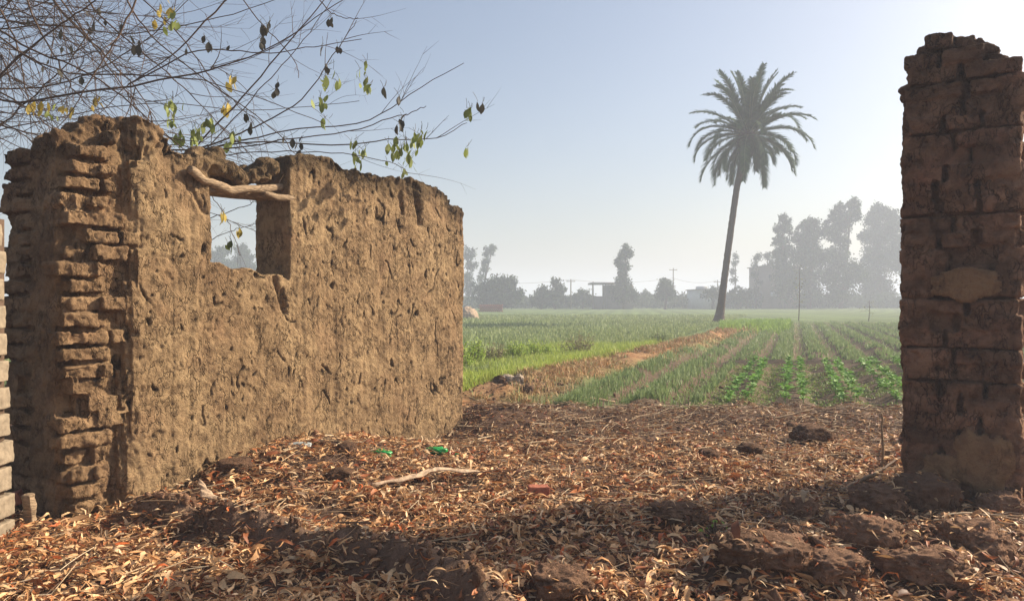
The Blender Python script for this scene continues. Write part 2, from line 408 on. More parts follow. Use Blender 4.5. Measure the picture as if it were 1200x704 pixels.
topd = np.interp(S, ts, tz)-Zw; crest = 1-sstep(.0, .28, topd)
disp = .020*fbm(v*2.2, 3, 1)+.0055*fbm(v*7, 3, 2)*(1+4.5*crest+3.2*brk)+.0062*fbm(v*26, 3, 3, .7)*(1+.8*brk)
# pits and vertical cracks in the plaster
q_ = v*np.array([9, 9, 3.2]); wv = v+.05*np.stack([noise(v*6, 90), noise(v*6, 91), noise(v*6, 92)], 1)
flake = sstep(.0, .035, noise(wv*1.9, 84)+.35*noise(v*7, 85))*sstep(-.2, 0, noise(v*.9, 86)+.05); ck = np.abs(noise(wv*np.array([8, 8, 3.4]), 93)); gate = sstep(.16, .30, noise(v*np.array([7, 7, 5.]), 94)+.12*noise(v*2, 87))
crack = (1-sstep(.012, .055, ck))*gate
pit = sstep(.42, .50, noise(wv*np.array([30, 30, 17]), 95))*sstep(-.15, .2, noise(v*3.1, 96))
lump = np.clip(fbm(v*13, 2, 97), 0, 1)*.010
front = sstep(.5, .9, -(no@NB))
disp += front*(-.026*crack*(1-brk)-.012*pit+.5*lump-.007*flake)-.03*crest*np.clip(fbm(v*9, 2, 98)+.1, 0, 1)
for (px0, py0, px1, py1, w_, dp) in [(322, 325, 332, 362, .022, .05), (486, 214, 492, 262, .035, .05), (332, 340, 336, 366, .018, .05), (470, 225, 472, 250, .02, .03), (190, 165, 150, 200, .02, .03), (215, 205, 240, 250, .02, .02)]:
    a_, b_ = np.array([ws(px0), wz(px0, py0)]), np.array([ws(px1), wz(px1, py1)]); dd, _ = dseg(S+.02*noise(v*14, 99), Zw, np.array([a_, b_])); disp -= front*dp*np.exp(-(dd/w_)**2)
v = v+no*disp[:, None]
tint = np.ones((len(v), 3)); 
dk = crest*np.clip(.75+.6*noise(v*4, 101), 0, 1)*sstep(.9, 1.3, S)*.75+.35*crest
px_st = np.exp(-((S-ws(488)+.05*noise(v*3, 102))/.09)**2)*sstep(2.25, 2.75, Zw)*.6; dk = np.clip(dk+px_st, 0, .8)
dk = np.clip(dk+.35*sstep(.2, .5, noise(v*np.array([1.2, 1.2, .5]), 103))*sstep(2.0, 2.8, Zw), 0, .8)
tint *= (1-.78*dk)[:, None]; tint[:, 0] *= 1+.06*brk; bi = _hash(np.floor(S/.21+np.floor((Zw+.25)/.12)*.43).astype(int), np.floor((Zw+.25)/.12).astype(int), np.zeros(len(v), int), 3); tint *= (1-brk*(.12+.25*((bi & 255)/255.)))[:, None]
tint *= (1-.55*pit*front-.75*crack*front*(1-brk))[:, None]  # recess shade of pits and cracks painted into the tint
tint = np.clip(tint, .1, 1.1)
wall = empty('mud_wall', (WA[0], WA[1], 0), 'long ruined mud wall with a window hole and crumbling bare brick corner', 'ruined wall')
mk('wall', v, f, M_MUD, wall, True, tint)
# lintel branches
pl = [wall_pt(ws(p), a, wz(p, q)) for p, q, a in [(219, 199, -.03), (235, 209, -.01), (252, 216, .02), (275, 222, .05), (300, 221, .07), (330, 219, .10), (356, 218, .14)]]
pl = np.array(pl); tt = np.linspace(0, 1, 60); idx = np.linspace(0, 1, len(pl))
pp = np.stack([np.interp(tt, idx, pl[:, k]) for k in range(3)], 1); pp[:, 2] += .006*np.sin(tt*23)
vv, ff = tube(pp, .037*(1-.25*np.abs(tt-.45))*(1+.08*np.sin(tt*19)), 14); vv += .006*fbm(vv*12, 2, 5)[:, None]
o = mk('lintel', vv, ff, M_WOOD, wall, True); o['label'] = 'long bent pale branch carrying clods over the window'
pl = np.array([wall_pt(ws(p), a, wz(p, q)) for p, q, a in [(310, 226, .0), (325, 231, .02), (342, 232, .03), (362, 229, .08)]])
pp = np.stack([np.interp(tt, np.linspace(0, 1, 4), pl[:, k]) for k in range(3)], 1)
vv, ff = tube(pp, .03*np.clip(1.2*np.sin(tt*3.0+.1)**.5, .15, 1), 10); mk('lintel', vv, ff, M_WOOD, wall, True)['label'] = 'short split branch at the right end of the lintel'
for k, a in enumerate((.22, .36)):
    pl = np.array([wall_pt(s0-.2, a, zt0+.03+k*.01), wall_pt((s0+s1)/2, a, (zt0+zt1)/2+.05), wall_pt(s1+.2, a, zt1+.03)])
    pp = np.stack([np.interp(tt, [0, .5, 1], pl[:, j]) for j in range(3)], 1); vv, ff = tube(pp, .04+.004*np.sin(tt*15), 10); mk('lintel', vv, ff, M_WOOD, wall, True)

# ------------------------------------------------------------------ right pillar
P0 = np.array([PC[0], PC[1], 0]); rnd = random.Random(9); parts = []
def ptop(a, b_): return np.interp(a, [0, .06, .15, .30, .45, .56, .62, .66, .70], [3.08, 3.19, 3.30, 3.42, 3.50, 3.48, 3.42, 3.30, 3.14])-.30*b_
a = .035
while a < PW-.03:
    for b_ in np.arange(.12, PL-.03, .08):
        zt = float(ptop(a+.03, b_))+rnd.uniform(-.02, .02); parts.append(box(P0+NB*(a+.03)+D*(b_+.02)+Z_*(zt-.4)/2, NB, D, Z_, .07, .09, zt+.4))
        if rnd.random() < .5: iv_, if_ = ICO[2]; rr0 = rnd.uniform(.04, .075); parts.append((iv_*rr0*np.array([1.2, 1, .8])+P0+NB*(a+.03)+D*b_+Z_*(zt+.0), if_))
    a += .06
z = -.3; ch = .122; n_ = 0
while z < 3.4:
    hgt = ch*rnd.uniform(.78, .88)
    lean = .03*math.sin((z-.2)*1.1)
    for side in range(4):      # 0 near end, 1 lit face, 2 far end, 3 left back face
        LL = PW if side in (0, 2) else PL; e = -rnd.uniform(0, .2)
        while e < LL:
            L = rnd.uniform(.17, .32); b0, b1 = max(e, 0), min(e+L-.04, LL); e += L
            if b1-b0 < .05: continue
            o = rnd.uniform(-.035, .035); mid = (b0+b1)/2
            if rnd.random() < .13 and side == 0 and .5 < z < 2.95 and .1 < mid < .6: o -= .075
            am, bm_ = {0: (mid, .1), 1: (.1, mid), 2: (mid, PL-.1), 3: (PW-.1, mid)}[side]
            zt = float(ptop(am, bm_))
            if z+hgt*.6 > zt: continue
            c = P0+NB*am+D*bm_+Z_*(z+hgt/2)+NB*(lean if side == 3 else 0)
            if side == 0: c -= D*(o*.8); parts.append(box(c, NB, D, Z_, b1-b0, .2, hgt))
            elif side == 1: c -= NB*(o*1.6); parts.append(box(c, D, NB, Z_, b1-b0, .2, hgt))
            elif side == 2: c += D*o; parts.append(box(c, NB, D, Z_, b1-b0, .2, hgt))
            else: c += NB*(o*.5-.01); parts.append(box(c, D, NB, Z_, b1-b0, .2, hgt))
    z += ch; n_ += 1
v, f, no = remesh_mixed(parts, .0115)
print('pillar', len(v))
disp = .020*fbm(v*2.5, 3, 11)+.016*fbm(v*8, 3, 12)+.009*fbm(v*25, 3, 13, .6); rel = v-P0; Bp = rel@D; Ap = rel@NB
smear = sstep(-.05, .3, noise(v*1.9, 14))
disp += -.02*sstep(.30, .45, noise(v*16, 15))
v = v+no*disp[:, None]; tint = np.ones((len(v), 3)); tint *= (1+.45*noise(v*3, 16))[:, None]; bid = _hash(np.floor(Ap/.24+np.floor(v[:, 2]/ch)*.37).astype(int), np.floor((v[:, 2]+.3)/ch).astype(int), np.zeros(len(v), int), 5); tint *= (.78+.5*(bid & 255)/255.)[:, None]
tint *= (.9+.5*sstep(0.05, -.02, Ap)*1.)[:, None]  # sunlit side face made lighter: sunlight painted into the brick tint
tint *= (1-.3*sstep(2.6, 3.3, v[:, 2]))[:, None]
pillar = empty('mud_brick_pillar', (PC[0], PC[1], 0), 'tall dark mud brick pillar with worn courses standing by the rubble', 'pillar')
mk('shaft', v, f, M_MUD2, pillar, True, np.clip(tint, .2, 1.5))
def patch(cx, cy, rx, ry, seed, lab, off=.012):
    # plaster scab left on the pillar's near end; cx, cy in photo pixels
    n = 46; gr = np.linspace(-1.25, 1.25, n); U, V = np.meshgrid(gr, gr); p = np.stack([U.ravel()*1.4, V.ravel()*1.4, np.full(U.size, seed*3.1)], 1)
    rr = np.hypot(U, V).ravel()+.38*fbm(p, 3, seed); inside = (rr < 1).reshape(n, n)
    k = (cx-CX)/F; aa = (P0[0]-k*P0[1])/(k*D[0]-NB[0]*1.0) if False else (P0[0]-k*P0[1])/(-NB[0]+k*NB[1])
    Zc = P0[1]+NB[1]*aa; zc = CH-(cy-CY)/F*Zc; sa = Zc/F
    edge = (1-sstep(.75, 1., rr)); pos = P0+NB*(aa-U.ravel()*rx*sa*1.18)[:, None]-D*(off+.022*edge+.010*fbm(p*3, 3, seed+5))[:, None]+Z_*(zc-V.ravel()*ry*sa)[:, None]
    back = pos+D*.07
    vi = -np.ones(n*n, int); fs = []
    cells = inside[:-1, :-1] & inside[1:, :-1] & inside[:-1, 1:] & inside[1:, 1:]
    N2 = n*n
    for a_, b_ in zip(*np.nonzero(cells)):
        q = [a_*n+b_, a_*n+b_+1, (a_+1)*n+b_+1, (a_+1)*n+b_]; fs.append(q); fs.append([t+N2 for t in q[::-1]])
        for (da, db, e0, e1) in ((-1, 0, 0, 1), (0, 1, 1, 2), (1, 0, 2, 3), (0, -1, 3, 0)):
            a2, b2 = a_+da, b_+db
            if not (0 <= a2 < n-1 and 0 <= b2 < n-1 and cells[a2, b2]): fs.append([q[e0], q[e0]+N2, q[e1]+N2, q[e1]])
    fs = np.array(fs); vv = np.vstack([pos, back]); used, inv = np.unique(fs, return_inverse=True)
    o = mk('plaster_patch', vv[used], inv.reshape(fs.shape), M_PATCH, pillar, True, np.full((len(used), 3), .8)); o['label'] = lab
patch(1128, 332, 30, 22, 3, 'tan plaster scab at mid height')
patch(1152, 542, 26, 42, 5, 'tall tan plaster scab low on the pillar')
patch(1102, 560, 20, 32, 8, 'small tan plaster scab by the left edge')

# ------------------------------------------------------------------ pale block wall at the left edge
bw = empty('block_wall', (-3.42, 4.6, 0), 'wall of pale rounded blocks squeezed in front of the mud wall corner', 'wall'); rnd = random.Random(3)
parts = []; z = -.1; BX = -3.29
for k in range(12):
    y1 = 4.93-.010*k+rnd.uniform(-.01, .01)
    while y1 > 3.5:
        L = rnd.uniform(.20, .30); ht = rnd.uniform(.138, .15); parts.append(box([BX-.11+rnd.uniform(-.014, .012), y1-L/2, z+.085], X_, Y_, Z_, .22, L-.022, ht)); y1 -= L
    z += .176
v, f, no = remesh_mixed(parts, .0085); v = v+no*(.007*fbm(v*9, 3, 31)+.004*fbm(v*30, 2, 32))[:, None]; mk('blocks', v, f, M_BLOCK, bw, True)
vv, ff = box([BX-.135, 4.18, .99], X_, Y_, Z_, .19, 1.38, 2.08); mk('mortar', vv, ff, M_MORTAR, bw)

# ------------------------------------------------------------------ clods, bricks, sticks and litter
TOPV = []
def clod(name, px, py, rx, ry, seed, label, cat, m=None, Z=None, sink=.55, rough=.22, group=None, depth=1., sub=5, tintv=1.):
    "a lump whose foot shows at photo pixel px,py"
    if Z is None:
        Z = 1305/(py-352)
        for _ in range(6): Z = (CH-float(height(np.array([(px-CX)/F*Z]), np.array([Z]))[0]))*F/(py-352)
    x = (px-CX)/F*Z; sx, sz = rx*Z/F, ry*Z/F; sy = sx*depth; gz_ = float(height(np.array([x]), np.array([Z]))[0])
    v, f = ICO[sub]; p = v+seed*5.7
    d = .94+rough*1.35*fbm(p*1.3, 4, seed, .6)+.09*fbm(p*6, 3, seed+3, .65)-.10*np.clip(fbm(p*3.5, 2, seed+5, ridge=True)-.5, 0, 1); q = v*d[:, None]; q = np.sign(q)*np.abs(q)**.82
    q = q*[sx, sy, sz]+[x, Z+sy*.4, gz_+sz*(1-sink)]
    if sub == 5 and rx < 60: TOPV.append(q[q[:, 2] > gz_+.35*(q[:, 2].max()-gz_)])
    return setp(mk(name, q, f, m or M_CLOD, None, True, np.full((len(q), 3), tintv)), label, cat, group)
G = 'lumps of fallen mud in the rubble by the pillar'
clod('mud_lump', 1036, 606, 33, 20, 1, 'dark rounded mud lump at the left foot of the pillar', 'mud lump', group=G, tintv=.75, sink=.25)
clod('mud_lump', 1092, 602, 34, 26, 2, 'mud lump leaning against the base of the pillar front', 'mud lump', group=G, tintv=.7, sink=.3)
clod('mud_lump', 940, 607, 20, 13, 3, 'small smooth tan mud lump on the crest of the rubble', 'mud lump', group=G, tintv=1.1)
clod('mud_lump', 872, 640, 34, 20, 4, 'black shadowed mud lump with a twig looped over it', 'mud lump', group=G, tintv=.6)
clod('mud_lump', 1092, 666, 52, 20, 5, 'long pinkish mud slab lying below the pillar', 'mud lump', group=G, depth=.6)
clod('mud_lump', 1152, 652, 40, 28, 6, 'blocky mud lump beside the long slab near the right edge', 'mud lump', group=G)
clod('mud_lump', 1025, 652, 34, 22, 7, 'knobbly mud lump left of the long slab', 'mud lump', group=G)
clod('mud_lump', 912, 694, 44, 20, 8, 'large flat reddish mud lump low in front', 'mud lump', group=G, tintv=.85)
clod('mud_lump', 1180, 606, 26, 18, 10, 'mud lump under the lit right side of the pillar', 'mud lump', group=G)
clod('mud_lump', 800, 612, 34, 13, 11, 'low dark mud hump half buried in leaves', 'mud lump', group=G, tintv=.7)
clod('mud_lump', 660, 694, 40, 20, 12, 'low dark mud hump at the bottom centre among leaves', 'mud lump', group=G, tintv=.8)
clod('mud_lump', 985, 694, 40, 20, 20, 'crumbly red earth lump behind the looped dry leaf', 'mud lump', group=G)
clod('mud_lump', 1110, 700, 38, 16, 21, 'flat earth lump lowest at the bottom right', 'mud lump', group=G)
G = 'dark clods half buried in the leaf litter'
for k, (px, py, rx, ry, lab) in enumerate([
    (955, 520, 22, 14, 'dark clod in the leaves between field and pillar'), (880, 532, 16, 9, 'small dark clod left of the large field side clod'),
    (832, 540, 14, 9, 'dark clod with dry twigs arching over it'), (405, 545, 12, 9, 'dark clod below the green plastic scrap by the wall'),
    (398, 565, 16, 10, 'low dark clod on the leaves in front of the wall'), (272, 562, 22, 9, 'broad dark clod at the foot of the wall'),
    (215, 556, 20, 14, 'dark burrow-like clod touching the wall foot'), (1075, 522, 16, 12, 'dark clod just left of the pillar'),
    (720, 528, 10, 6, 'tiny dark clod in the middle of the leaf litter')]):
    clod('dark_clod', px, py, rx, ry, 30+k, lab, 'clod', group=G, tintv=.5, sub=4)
# the rubble at the field's corner
G = 'broken pale rubble at the corner of the field bank'
for k, (px, py, rx, ry, lab, t) in enumerate([
    (596, 452, 9, 7, 'pale broken stone, largest, on the field bank', 1.), (608, 450, 6, 8, 'upright pale stone chip right of the largest stone', 1.),
    (618, 458, 8, 6, 'brownish stone at the right of the pale rubble', .5), (586, 459, 9, 6, 'grey dark stone left of the pale rubble', .35),
    (604, 461, 7, 4, 'flat stone lying in front of the pale rubble', .6)]):
    o = clod('stone', px, py, rx, ry, 50+k, lab, 'stone', m=M_STONE if t > .5 else M_CLOD, group=G, rough=.35, sub=4, tintv=t)
# brick in the leaves
def slab(name, c, ax, sx, sy, sz, mat_, label, cat, group=None, rot=0, tilt=0, seed=1, amp=.006, vox=.006):
    a = np.array([math.cos(ax)*math.cos(tilt), math.sin(ax)*math.cos(tilt), math.sin(tilt)]); b_ = np.array([-math.sin(ax), math.cos(ax), 0]); n = np.cross(a, b_)
    v, f, no = remesh_mixed([box(c, a, b_, n, sx, sy, sz)], vox); v = v+no*(amp*fbm(v*14, 3, seed))[:, None]
    return setp(mk(name, v, f, mat_, None, True, np.ones((len(v), 3))), label, cat, group)
def gpt(px, py, up=0):
    Z = 1305/(py-352)
    for _ in range(8): Z = (CH-float(height(np.array([(px-CX)/F*Z]), np.array([Z]))[0]))*F/(py-352)
    q = P(px, py, Z); q[2] += up; return q
slab('brick', gpt(631, 583, .05), R(8), .155, .10, .085, M_REDB, 'broken red brick half buried in the dry leaves', 'brick')
slab('brick', gpt(8, 600, .08), R(20), .20, .12, .09, M_REDB, 'red brick at the foot of the pale block wall', 'brick', tilt=.3)
slab('block', gpt(14, 574, .10), R(-10), .17, .12, .20, M_BLOCK, 'pale block fallen against the block wall foot', 'block', tilt=-.25)
slab('wood_stake', gpt(35, 618, .10), R(80), .05, .07, .26, M_WOOD, 'short pale upright wood piece at the mud wall corner', 'wood piece', tilt=.12, amp=.012)

def stick(name, pts, rad, label, cat, mat_=None, group=None, n=7, kink=.004, seed=1):
    pts = np.array(pts); t = np.linspace(0, 1, 26); i0 = np.linspace(0, 1, len(pts)); pp = np.stack([np.interp(t, i0, pts[:, k]) for k in range(3)], 1)
    for k in range(3): pp[:, k] += kink*np.sin(t*(9+4*k)+seed*k)
    v, f = tube(pp, rad*(1-.35*t), n); return setp(mk(name, v, f, mat_ or M_WOOD, None, True), label, cat, group)
stick('stick', [gpt(302, 527, .03), gpt(370, 522, .05), gpt(437, 523, .03)], .016, 'long smooth pale stick lying along the wall foot', 'stick')
b0 = gpt(1034, 548); stick('stake', [b0, b0+[0, 0, .36], P(1033, 484, b0[1])], .012, 'thin pale upright stake left of the pillar', 'stake')
stick('stick', [gpt(985, 580, .03), gpt(1028, 560, .05)], .022, 'thick pale stick lying left of the pillar', 'stick')
stick('stick', [gpt(1028, 560, .05), gpt(1060, 541, .07)], .012, 'thin dark stick leaning toward the pillar', 'stick', M_TWIG)
b0 = gpt(908, 505); stick('stake', [b0, P(907, 489, b0[1])], .012, 'short upright stub at the edge of the field', 'stake')
stick('stick', [P(907, 490, 8.9), P(930, 485, 9.), P(953, 479, 9.1)], .014, 'bent pale stick resting on the stub by the field', 'stick')
stick('stick', [gpt(525, 514, .02), gpt(538, 500, .08), P(552, 489, 8.6)], .013, 'thin pale stick leaning at the right end of the wall', 'stick')
stick('twig', [gpt(615, 540, .02), gpt(624, 520, .05)], .008, 'thin pale twig standing out of the central leaves', 'twig')
stick('stick', [gpt(655, 474, .03), gpt(690, 472, .08), gpt(720, 472, .02)], .02, 'pale straw coloured stick along the litter edge', 'stick')
# bark strip
def strip(name, pts, w, label, cat, mat_, th=.007, curl=.01, seed=3, group=None):
    pts = np.array(pts); n = 40; t = np.linspace(0, 1, n); i0 = np.linspace(0, 1, len(pts)); pp = np.stack([np.interp(t, i0, pts[:, k]) for k in range(3)], 1)
    tg = np.gradient(pp, axis=0); tg /= np.linalg.norm(tg, axis=1, keepdims=True); sd = np.cross(tg, Z_); sd /= np.linalg.norm(sd, axis=1, keepdims=True)
    ww = w*np.clip(np.sin(t*math.pi)**.4, .1, 1)*(1+.25*np.sin(t*13+seed)); m_ = 9; rows = []
    for k in np.linspace(-1, 1, m_): rows.append(pp+sd*(ww*k/2)[:, None]+Z_*(curl*(1-k*k)+.006*np.sin(t*30+k*4))[:, None])
    top = np.stack(rows, 1).reshape(-1, 3); bot = top-Z_*th; v = np.vstack([top, bot]); M = n*m_
    fs = []
    for a in range(n-1):
        for c_ in range(m_-1):
            q = [a*m_+c_, a*m_+c_+1, (a+1)*m_+c_+1, (a+1)*m_+c_]; fs.append(q); fs.append([x+M for x in q[::-1]])
        fs.append([a*m_, (a+1)*m_, (a+1)*m_+M, a*m_+M]); fs.append([a*m_+m_-1+M, (a+1)*m_+m_-1+M, (a+1)*m_+m_-1, a*m_+m_-1])
    return setp(mk(name, v, np.array(fs), mat_, None, True, np.ones((len(v), 3))), label, cat, group)
M_BARKS = plain('peeled_bark', (.46, .33, .22), .85, .15, .45, 28, .008)
strip('bark_strip', [gpt(436, 577, .06), gpt(480, 571, .08), gpt(510, 563, .10), gpt(563, 561, .06)], .085, 'long pale bark strip lying on the leaves', 'bark', M_BARKS)
strip('bark_strip', [gpt(234, 588, .16), gpt(243, 597, .10), gpt(268, 600, .08)], .07, 'curved pale bark flake on the dark ridge', 'bark', M_BARKS, seed=8)
strip('bark_strip', [gpt(100, 563, .10), gpt(118, 556, .12), gpt(137, 555, .10)], .03, 'white curved sliver at the foot of the brick corner', 'bark', plain('white_sliver', (.7, .66, .6), .6, .3, .1, 20, 0))
# plastic scraps
M_GPL = plain('green_plastic', (.02, .30, .07), .3, .5, .15, 10, 0); M_CPL = plain('clear_plastic', (.42, .48, .48), .2, .6, .15, 15, 0); M_RPL = plain('red_cap', (.4, .06, .05), .4, .4, .1, 10, 0)
def crumple(name, px, py, sx, sy, sz, mat_, label, cat, seed, ax=0, parent=None):
    v, f = ICO[4]; d = 1+.35*fbm(v*1.6+seed, 3, seed); q = np.sign(v)*np.abs(v)**.8*d[:, None]*[sx, sy, sz]; ca, sa = math.cos(ax), math.sin(ax)
    q = q@np.array([[ca, sa, 0], [-sa, ca, 0], [0, 0, 1]]); q += gpt(px, py, sz*.8)
    o = mk(name, q, f, mat_, parent, False, np.ones((len(q), 3)))
    return setp(o, label, cat) if parent is None else o
crumple('plastic_scrap', 447, 535, .09, .05, .035, M_GPL, 'crumpled green plastic scrap on leaves below the wall', 'plastic scrap', 2)
gb = empty('plastic_bottle', gpt(515, 531), 'green crushed plastic bottle with red patch near the wall end', 'bottle')
crumple('bottle_body', 511, 531, .10, .045, .035, M_GPL, None, None, 5, -.2, gb); crumple('label_band', 527, 533, .045, .035, .025, M_RPL, None, None, 6, 0, gb); crumple('bottle_neck', 536, 535, .03, .02, .02, M_GPL, None, None, 7, 0, gb)
crumple('plastic_scrap', 352, 525, .09, .04, .03, M_CPL, 'clear grey plastic scrap beside the long pale stick', 'plastic scrap', 9)

# ---- leaf litter: tens of thousands of narrow dry leaves
def leaves_mesh(px, py, pz, L, W, yaw, pitch, roll, curl, fold, col, segs=4):
    n = len(px); t = np.linspace(-.5, .5, segs+1); wv = np.array([.12, .8, 1., .7, .03]) if segs == 4 else np.sin((t+.5)*math.pi*.92+.12)
    lx = t[None]*L[:, None]; lz = curl[:, None]*(.25-t[None]**2)*L[:, None]*1.6; side = np.array([-1, 0, 1.])
    sway = (curl*.35*np.sin(yaw*3))[:, None]*np.sin(t[None]*6.)*L[:, None]*.5
    X = np.repeat(lx[:, :, None], 3, 2); Yv = side[None, None]*wv[None, :, None]*W[:, None, None]*.5+sway[:, :, None]; Zv = np.repeat(lz[:, :, None], 3, 2)-(1-np.abs(side))[None, None]*0+np.abs(side)[None, None]*fold[:, None, None]*wv[None, :, None]*W[:, None, None]*.5
    cr, sr = np.cos(roll)[:, None, None], np.sin(roll)[:, None, None]; Y2 = Yv*cr-Zv*sr; Z2 = Yv*sr+Zv*cr
    cp, sp = np.cos(pitch)[:, None, None], np.sin(pitch)[:, None, None]; X3 = X*cp-Z2*sp; Z3 = X*sp+Z2*cp
    cy, sy = np.cos(yaw)[:, None, None], np.sin(yaw)[:, None, None]; X4 = X3*cy-Y2*sy; Y4 = X3*sy+Y2*cy
    v = np.stack([X4+px[:, None, None], Y4+py[:, None, None], Z3+pz[:, None, None]], -1).reshape(-1, 3)
    m_ = (segs+1)*3; base = np.arange(n)[:, None, None]*m_; a = (np.arange(segs)*3)[None, :, None]; b_ = np.arange(2)[None, None]
    q = base+a+b_; f = np.stack([q, q+1, q+4, q+3], -1).reshape(-1, 4)
    return v, f, np.repeat(col, m_, 0)
def in_wall(x, y, pad=.0):
    r0 = x-WA[0]; r1 = y-WA[1]; s = r0*D[0]+r1*D[1]; a = r0*NB[0]+r1*NB[1]; w = (s > -.15) & (s < WL+.02) & (a > pad) & (a < WT+.1)
    r0 = x-PC[0]; r1 = y-PC[1]; s = r0*D[0]+r1*D[1]; a = r0*NB[0]+r1*NB[1]; w |= (s > 0) & (s < PL) & (a > 0) & (a < PW)
    w |= (x < -3.28) & (x > -3.52) & (y > 3.4) & (y < 4.95)
    return w
n = 135000; yy = 2.9+7.9*RNG.random(n)**1.15; xx = (RNG.random(n)*2-1)*(1.2+yy*.78)
bare = np.clip(g2(xx, yy, 2.6, 4.3, 1.35, .75, 1.25), 0, 1)*.84+np.clip(g2(xx, yy, 1.35, 4.0, .5, .4, .6), 0, 1)
dr, tr_ = dseg(xx, yy, ridge_pts); bare = np.maximum(bare, .96*np.exp(-(dr/.17)**4))
bare = np.maximum(bare, sstep(.15, .4, n2(xx, yy, 1.9, 3, 200))*.85); bare = np.maximum(bare, sstep(-.2, .45, yy-litter_edge(xx)))
bare = np.maximum(bare, .55*sstep(7.0, 8.8, yy))
keep = (RNG.random(n) > bare) & ~in_wall(xx, yy) & ~((xx-WA[0])*D[1]-(yy-WA[1])*D[0] < -.02-.0)  if False else (RNG.random(n) > bare) & ~in_wall(xx, yy)
behind = (((xx-WA[0])*NB[0]+(yy-WA[1])*NB[1]) > .5) & (xx < -.4) & (yy > 5.5); keep &= ~(behind & (RNG.random(n) > .15))
xx, yy = xx[keep], yy[keep]; n = len(xx); print('leaves', n)
PAL = np.array([[.70, .45, .23], [.78, .55, .31], [.52, .29, .13], [.42, .16, .06], [.30, .11, .045], [.17, .07, .035], [.78, .58, .36], [.44, .27, .14], [.56, .15, .045], [.62, .48, .31]])
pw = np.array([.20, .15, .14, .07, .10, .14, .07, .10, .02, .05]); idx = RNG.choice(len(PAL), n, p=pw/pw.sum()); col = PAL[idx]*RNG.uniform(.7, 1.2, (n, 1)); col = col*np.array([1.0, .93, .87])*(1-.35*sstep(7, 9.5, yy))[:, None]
L = RNG.uniform(.05, .115, n)*RNG.choice([.55, .8, 1., 1.3], n, p=[.2, .3, .35, .15]); W = L*RNG.choice([.10, .16, .22, .34], n, p=[.2, .35, .3, .15])*RNG.uniform(.85, 1.15, n)
pz = height(xx, yy)+.006+RNG.random(n)**2*.045
ex = np.concatenate([q[RNG.integers(0, len(q), int(12+len(q)*0+170*np.ptp(q[:, 0])*np.ptp(q[:, 1])*.9))] for q in TOPV]); kx = len(ex)
pz[:kx] = ex[:, 2]+.006; xx[:kx] = ex[:, 0]; yy[:kx] = ex[:, 1]
v, f, c = leaves_mesh(xx, yy, pz, L, W, RNG.uniform(0, 6.283, n), RNG.normal(0, .22, n), RNG.normal(0, .5, n), RNG.normal(0, .55, n), RNG.uniform(.0, .8, n), col)
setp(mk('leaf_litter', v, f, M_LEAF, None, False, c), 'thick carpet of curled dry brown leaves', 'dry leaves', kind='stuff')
n = 90000; yy = 2.9+7.6*RNG.random(n); xx = (RNG.random(n)*2-1)*(1.2+yy*.78); k = ~in_wall(xx, yy) & ~((((xx-WA[0])*NB[0]+(yy-WA[1])*NB[1]) > .5) & (xx < -.4) & (yy > 5.5)) & (RNG.random(n) > sstep(-.3, .3, yy-litter_edge(xx))) & (RNG.random(n) < .45+1.2*n2(xx, yy, 1.3, 3, 210)); xx, yy = xx[k], yy[k]; n = len(xx)
idx = RNG.choice(len(PAL), n, p=pw/pw.sum()); L = RNG.uniform(.015, .045, n); v, f, c = leaves_mesh(xx, yy, height(xx, yy)+.004+RNG.random(n)*.02, L, L*RNG.uniform(.25, .8, n), RNG.uniform(0, 6.28, n), RNG.normal(0, .3, n), RNG.normal(0, .5, n), RNG.normal(0, .2, n), RNG.uniform(0, .4, n), PAL[idx]*RNG.uniform(.6, 1.15, (n, 1)), 2)
setp(mk('leaf_fragments', v, f, M_LEAF, None, False, c), 'crushed crumbs of dry leaf between the larger leaves', 'leaf crumbs', kind='stuff')
# twigs and straw in the litter
def straws(n, xs, ys, zs, L, r, col, zt=.12, name='', kink=.12):
    mb = MB(); yaw = RNG.uniform(0, 6.283, n); pit = RNG.normal(0, zt, n)
    for k in range(n):
        d = np.array([math.cos(yaw[k])*math.cos(pit[k]), math.sin(yaw[k])*math.cos(pit[k]), math.sin(pit[k])]); p = np.array([xs[k], ys[k], zs[k]])
        t = np.linspace(-.5, .5, 5)[:, None]; w = np.array([-d[1], d[0], .3]); path = p+d*t*L[k]+w*(t*t-.1)*L[k]*RNG.normal(0, kink)
        v, f = tube(path, r[k], 4, False); mb.add(v, f, col[k])
    return mb
n = 8200; ys = 3.2+7.2*RNG.random(n)**.55; xs = (RNG.random(n)*2-1)*(1+ys*.75); k = ~in_wall(xs, ys) & ~((((xs-WA[0])*NB[0]+(ys-WA[1])*NB[1]) > .5) & (xs < -.4)); xs, ys = xs[k], ys[k]; n = len(xs)
TC = np.array([[.46, .33, .20], [.13, .08, .05], [.22, .13, .07], [.66, .52, .34]]); mb = straws(n, xs, ys, height(xs, ys)+RNG.uniform(.01, .06, n), RNG.uniform(.06, .32, n)*np.where(ys > 7.5, 1.5, 1), RNG.uniform(.0015, .0045, n), TC[RNG.choice(4, n, p=[.32, .28, .28, .12])])
setp(mb.build('twig_debris', M_STRAW), 'thin dry twigs and stalks strewn through the leaves', 'twigs', kind='stuff')
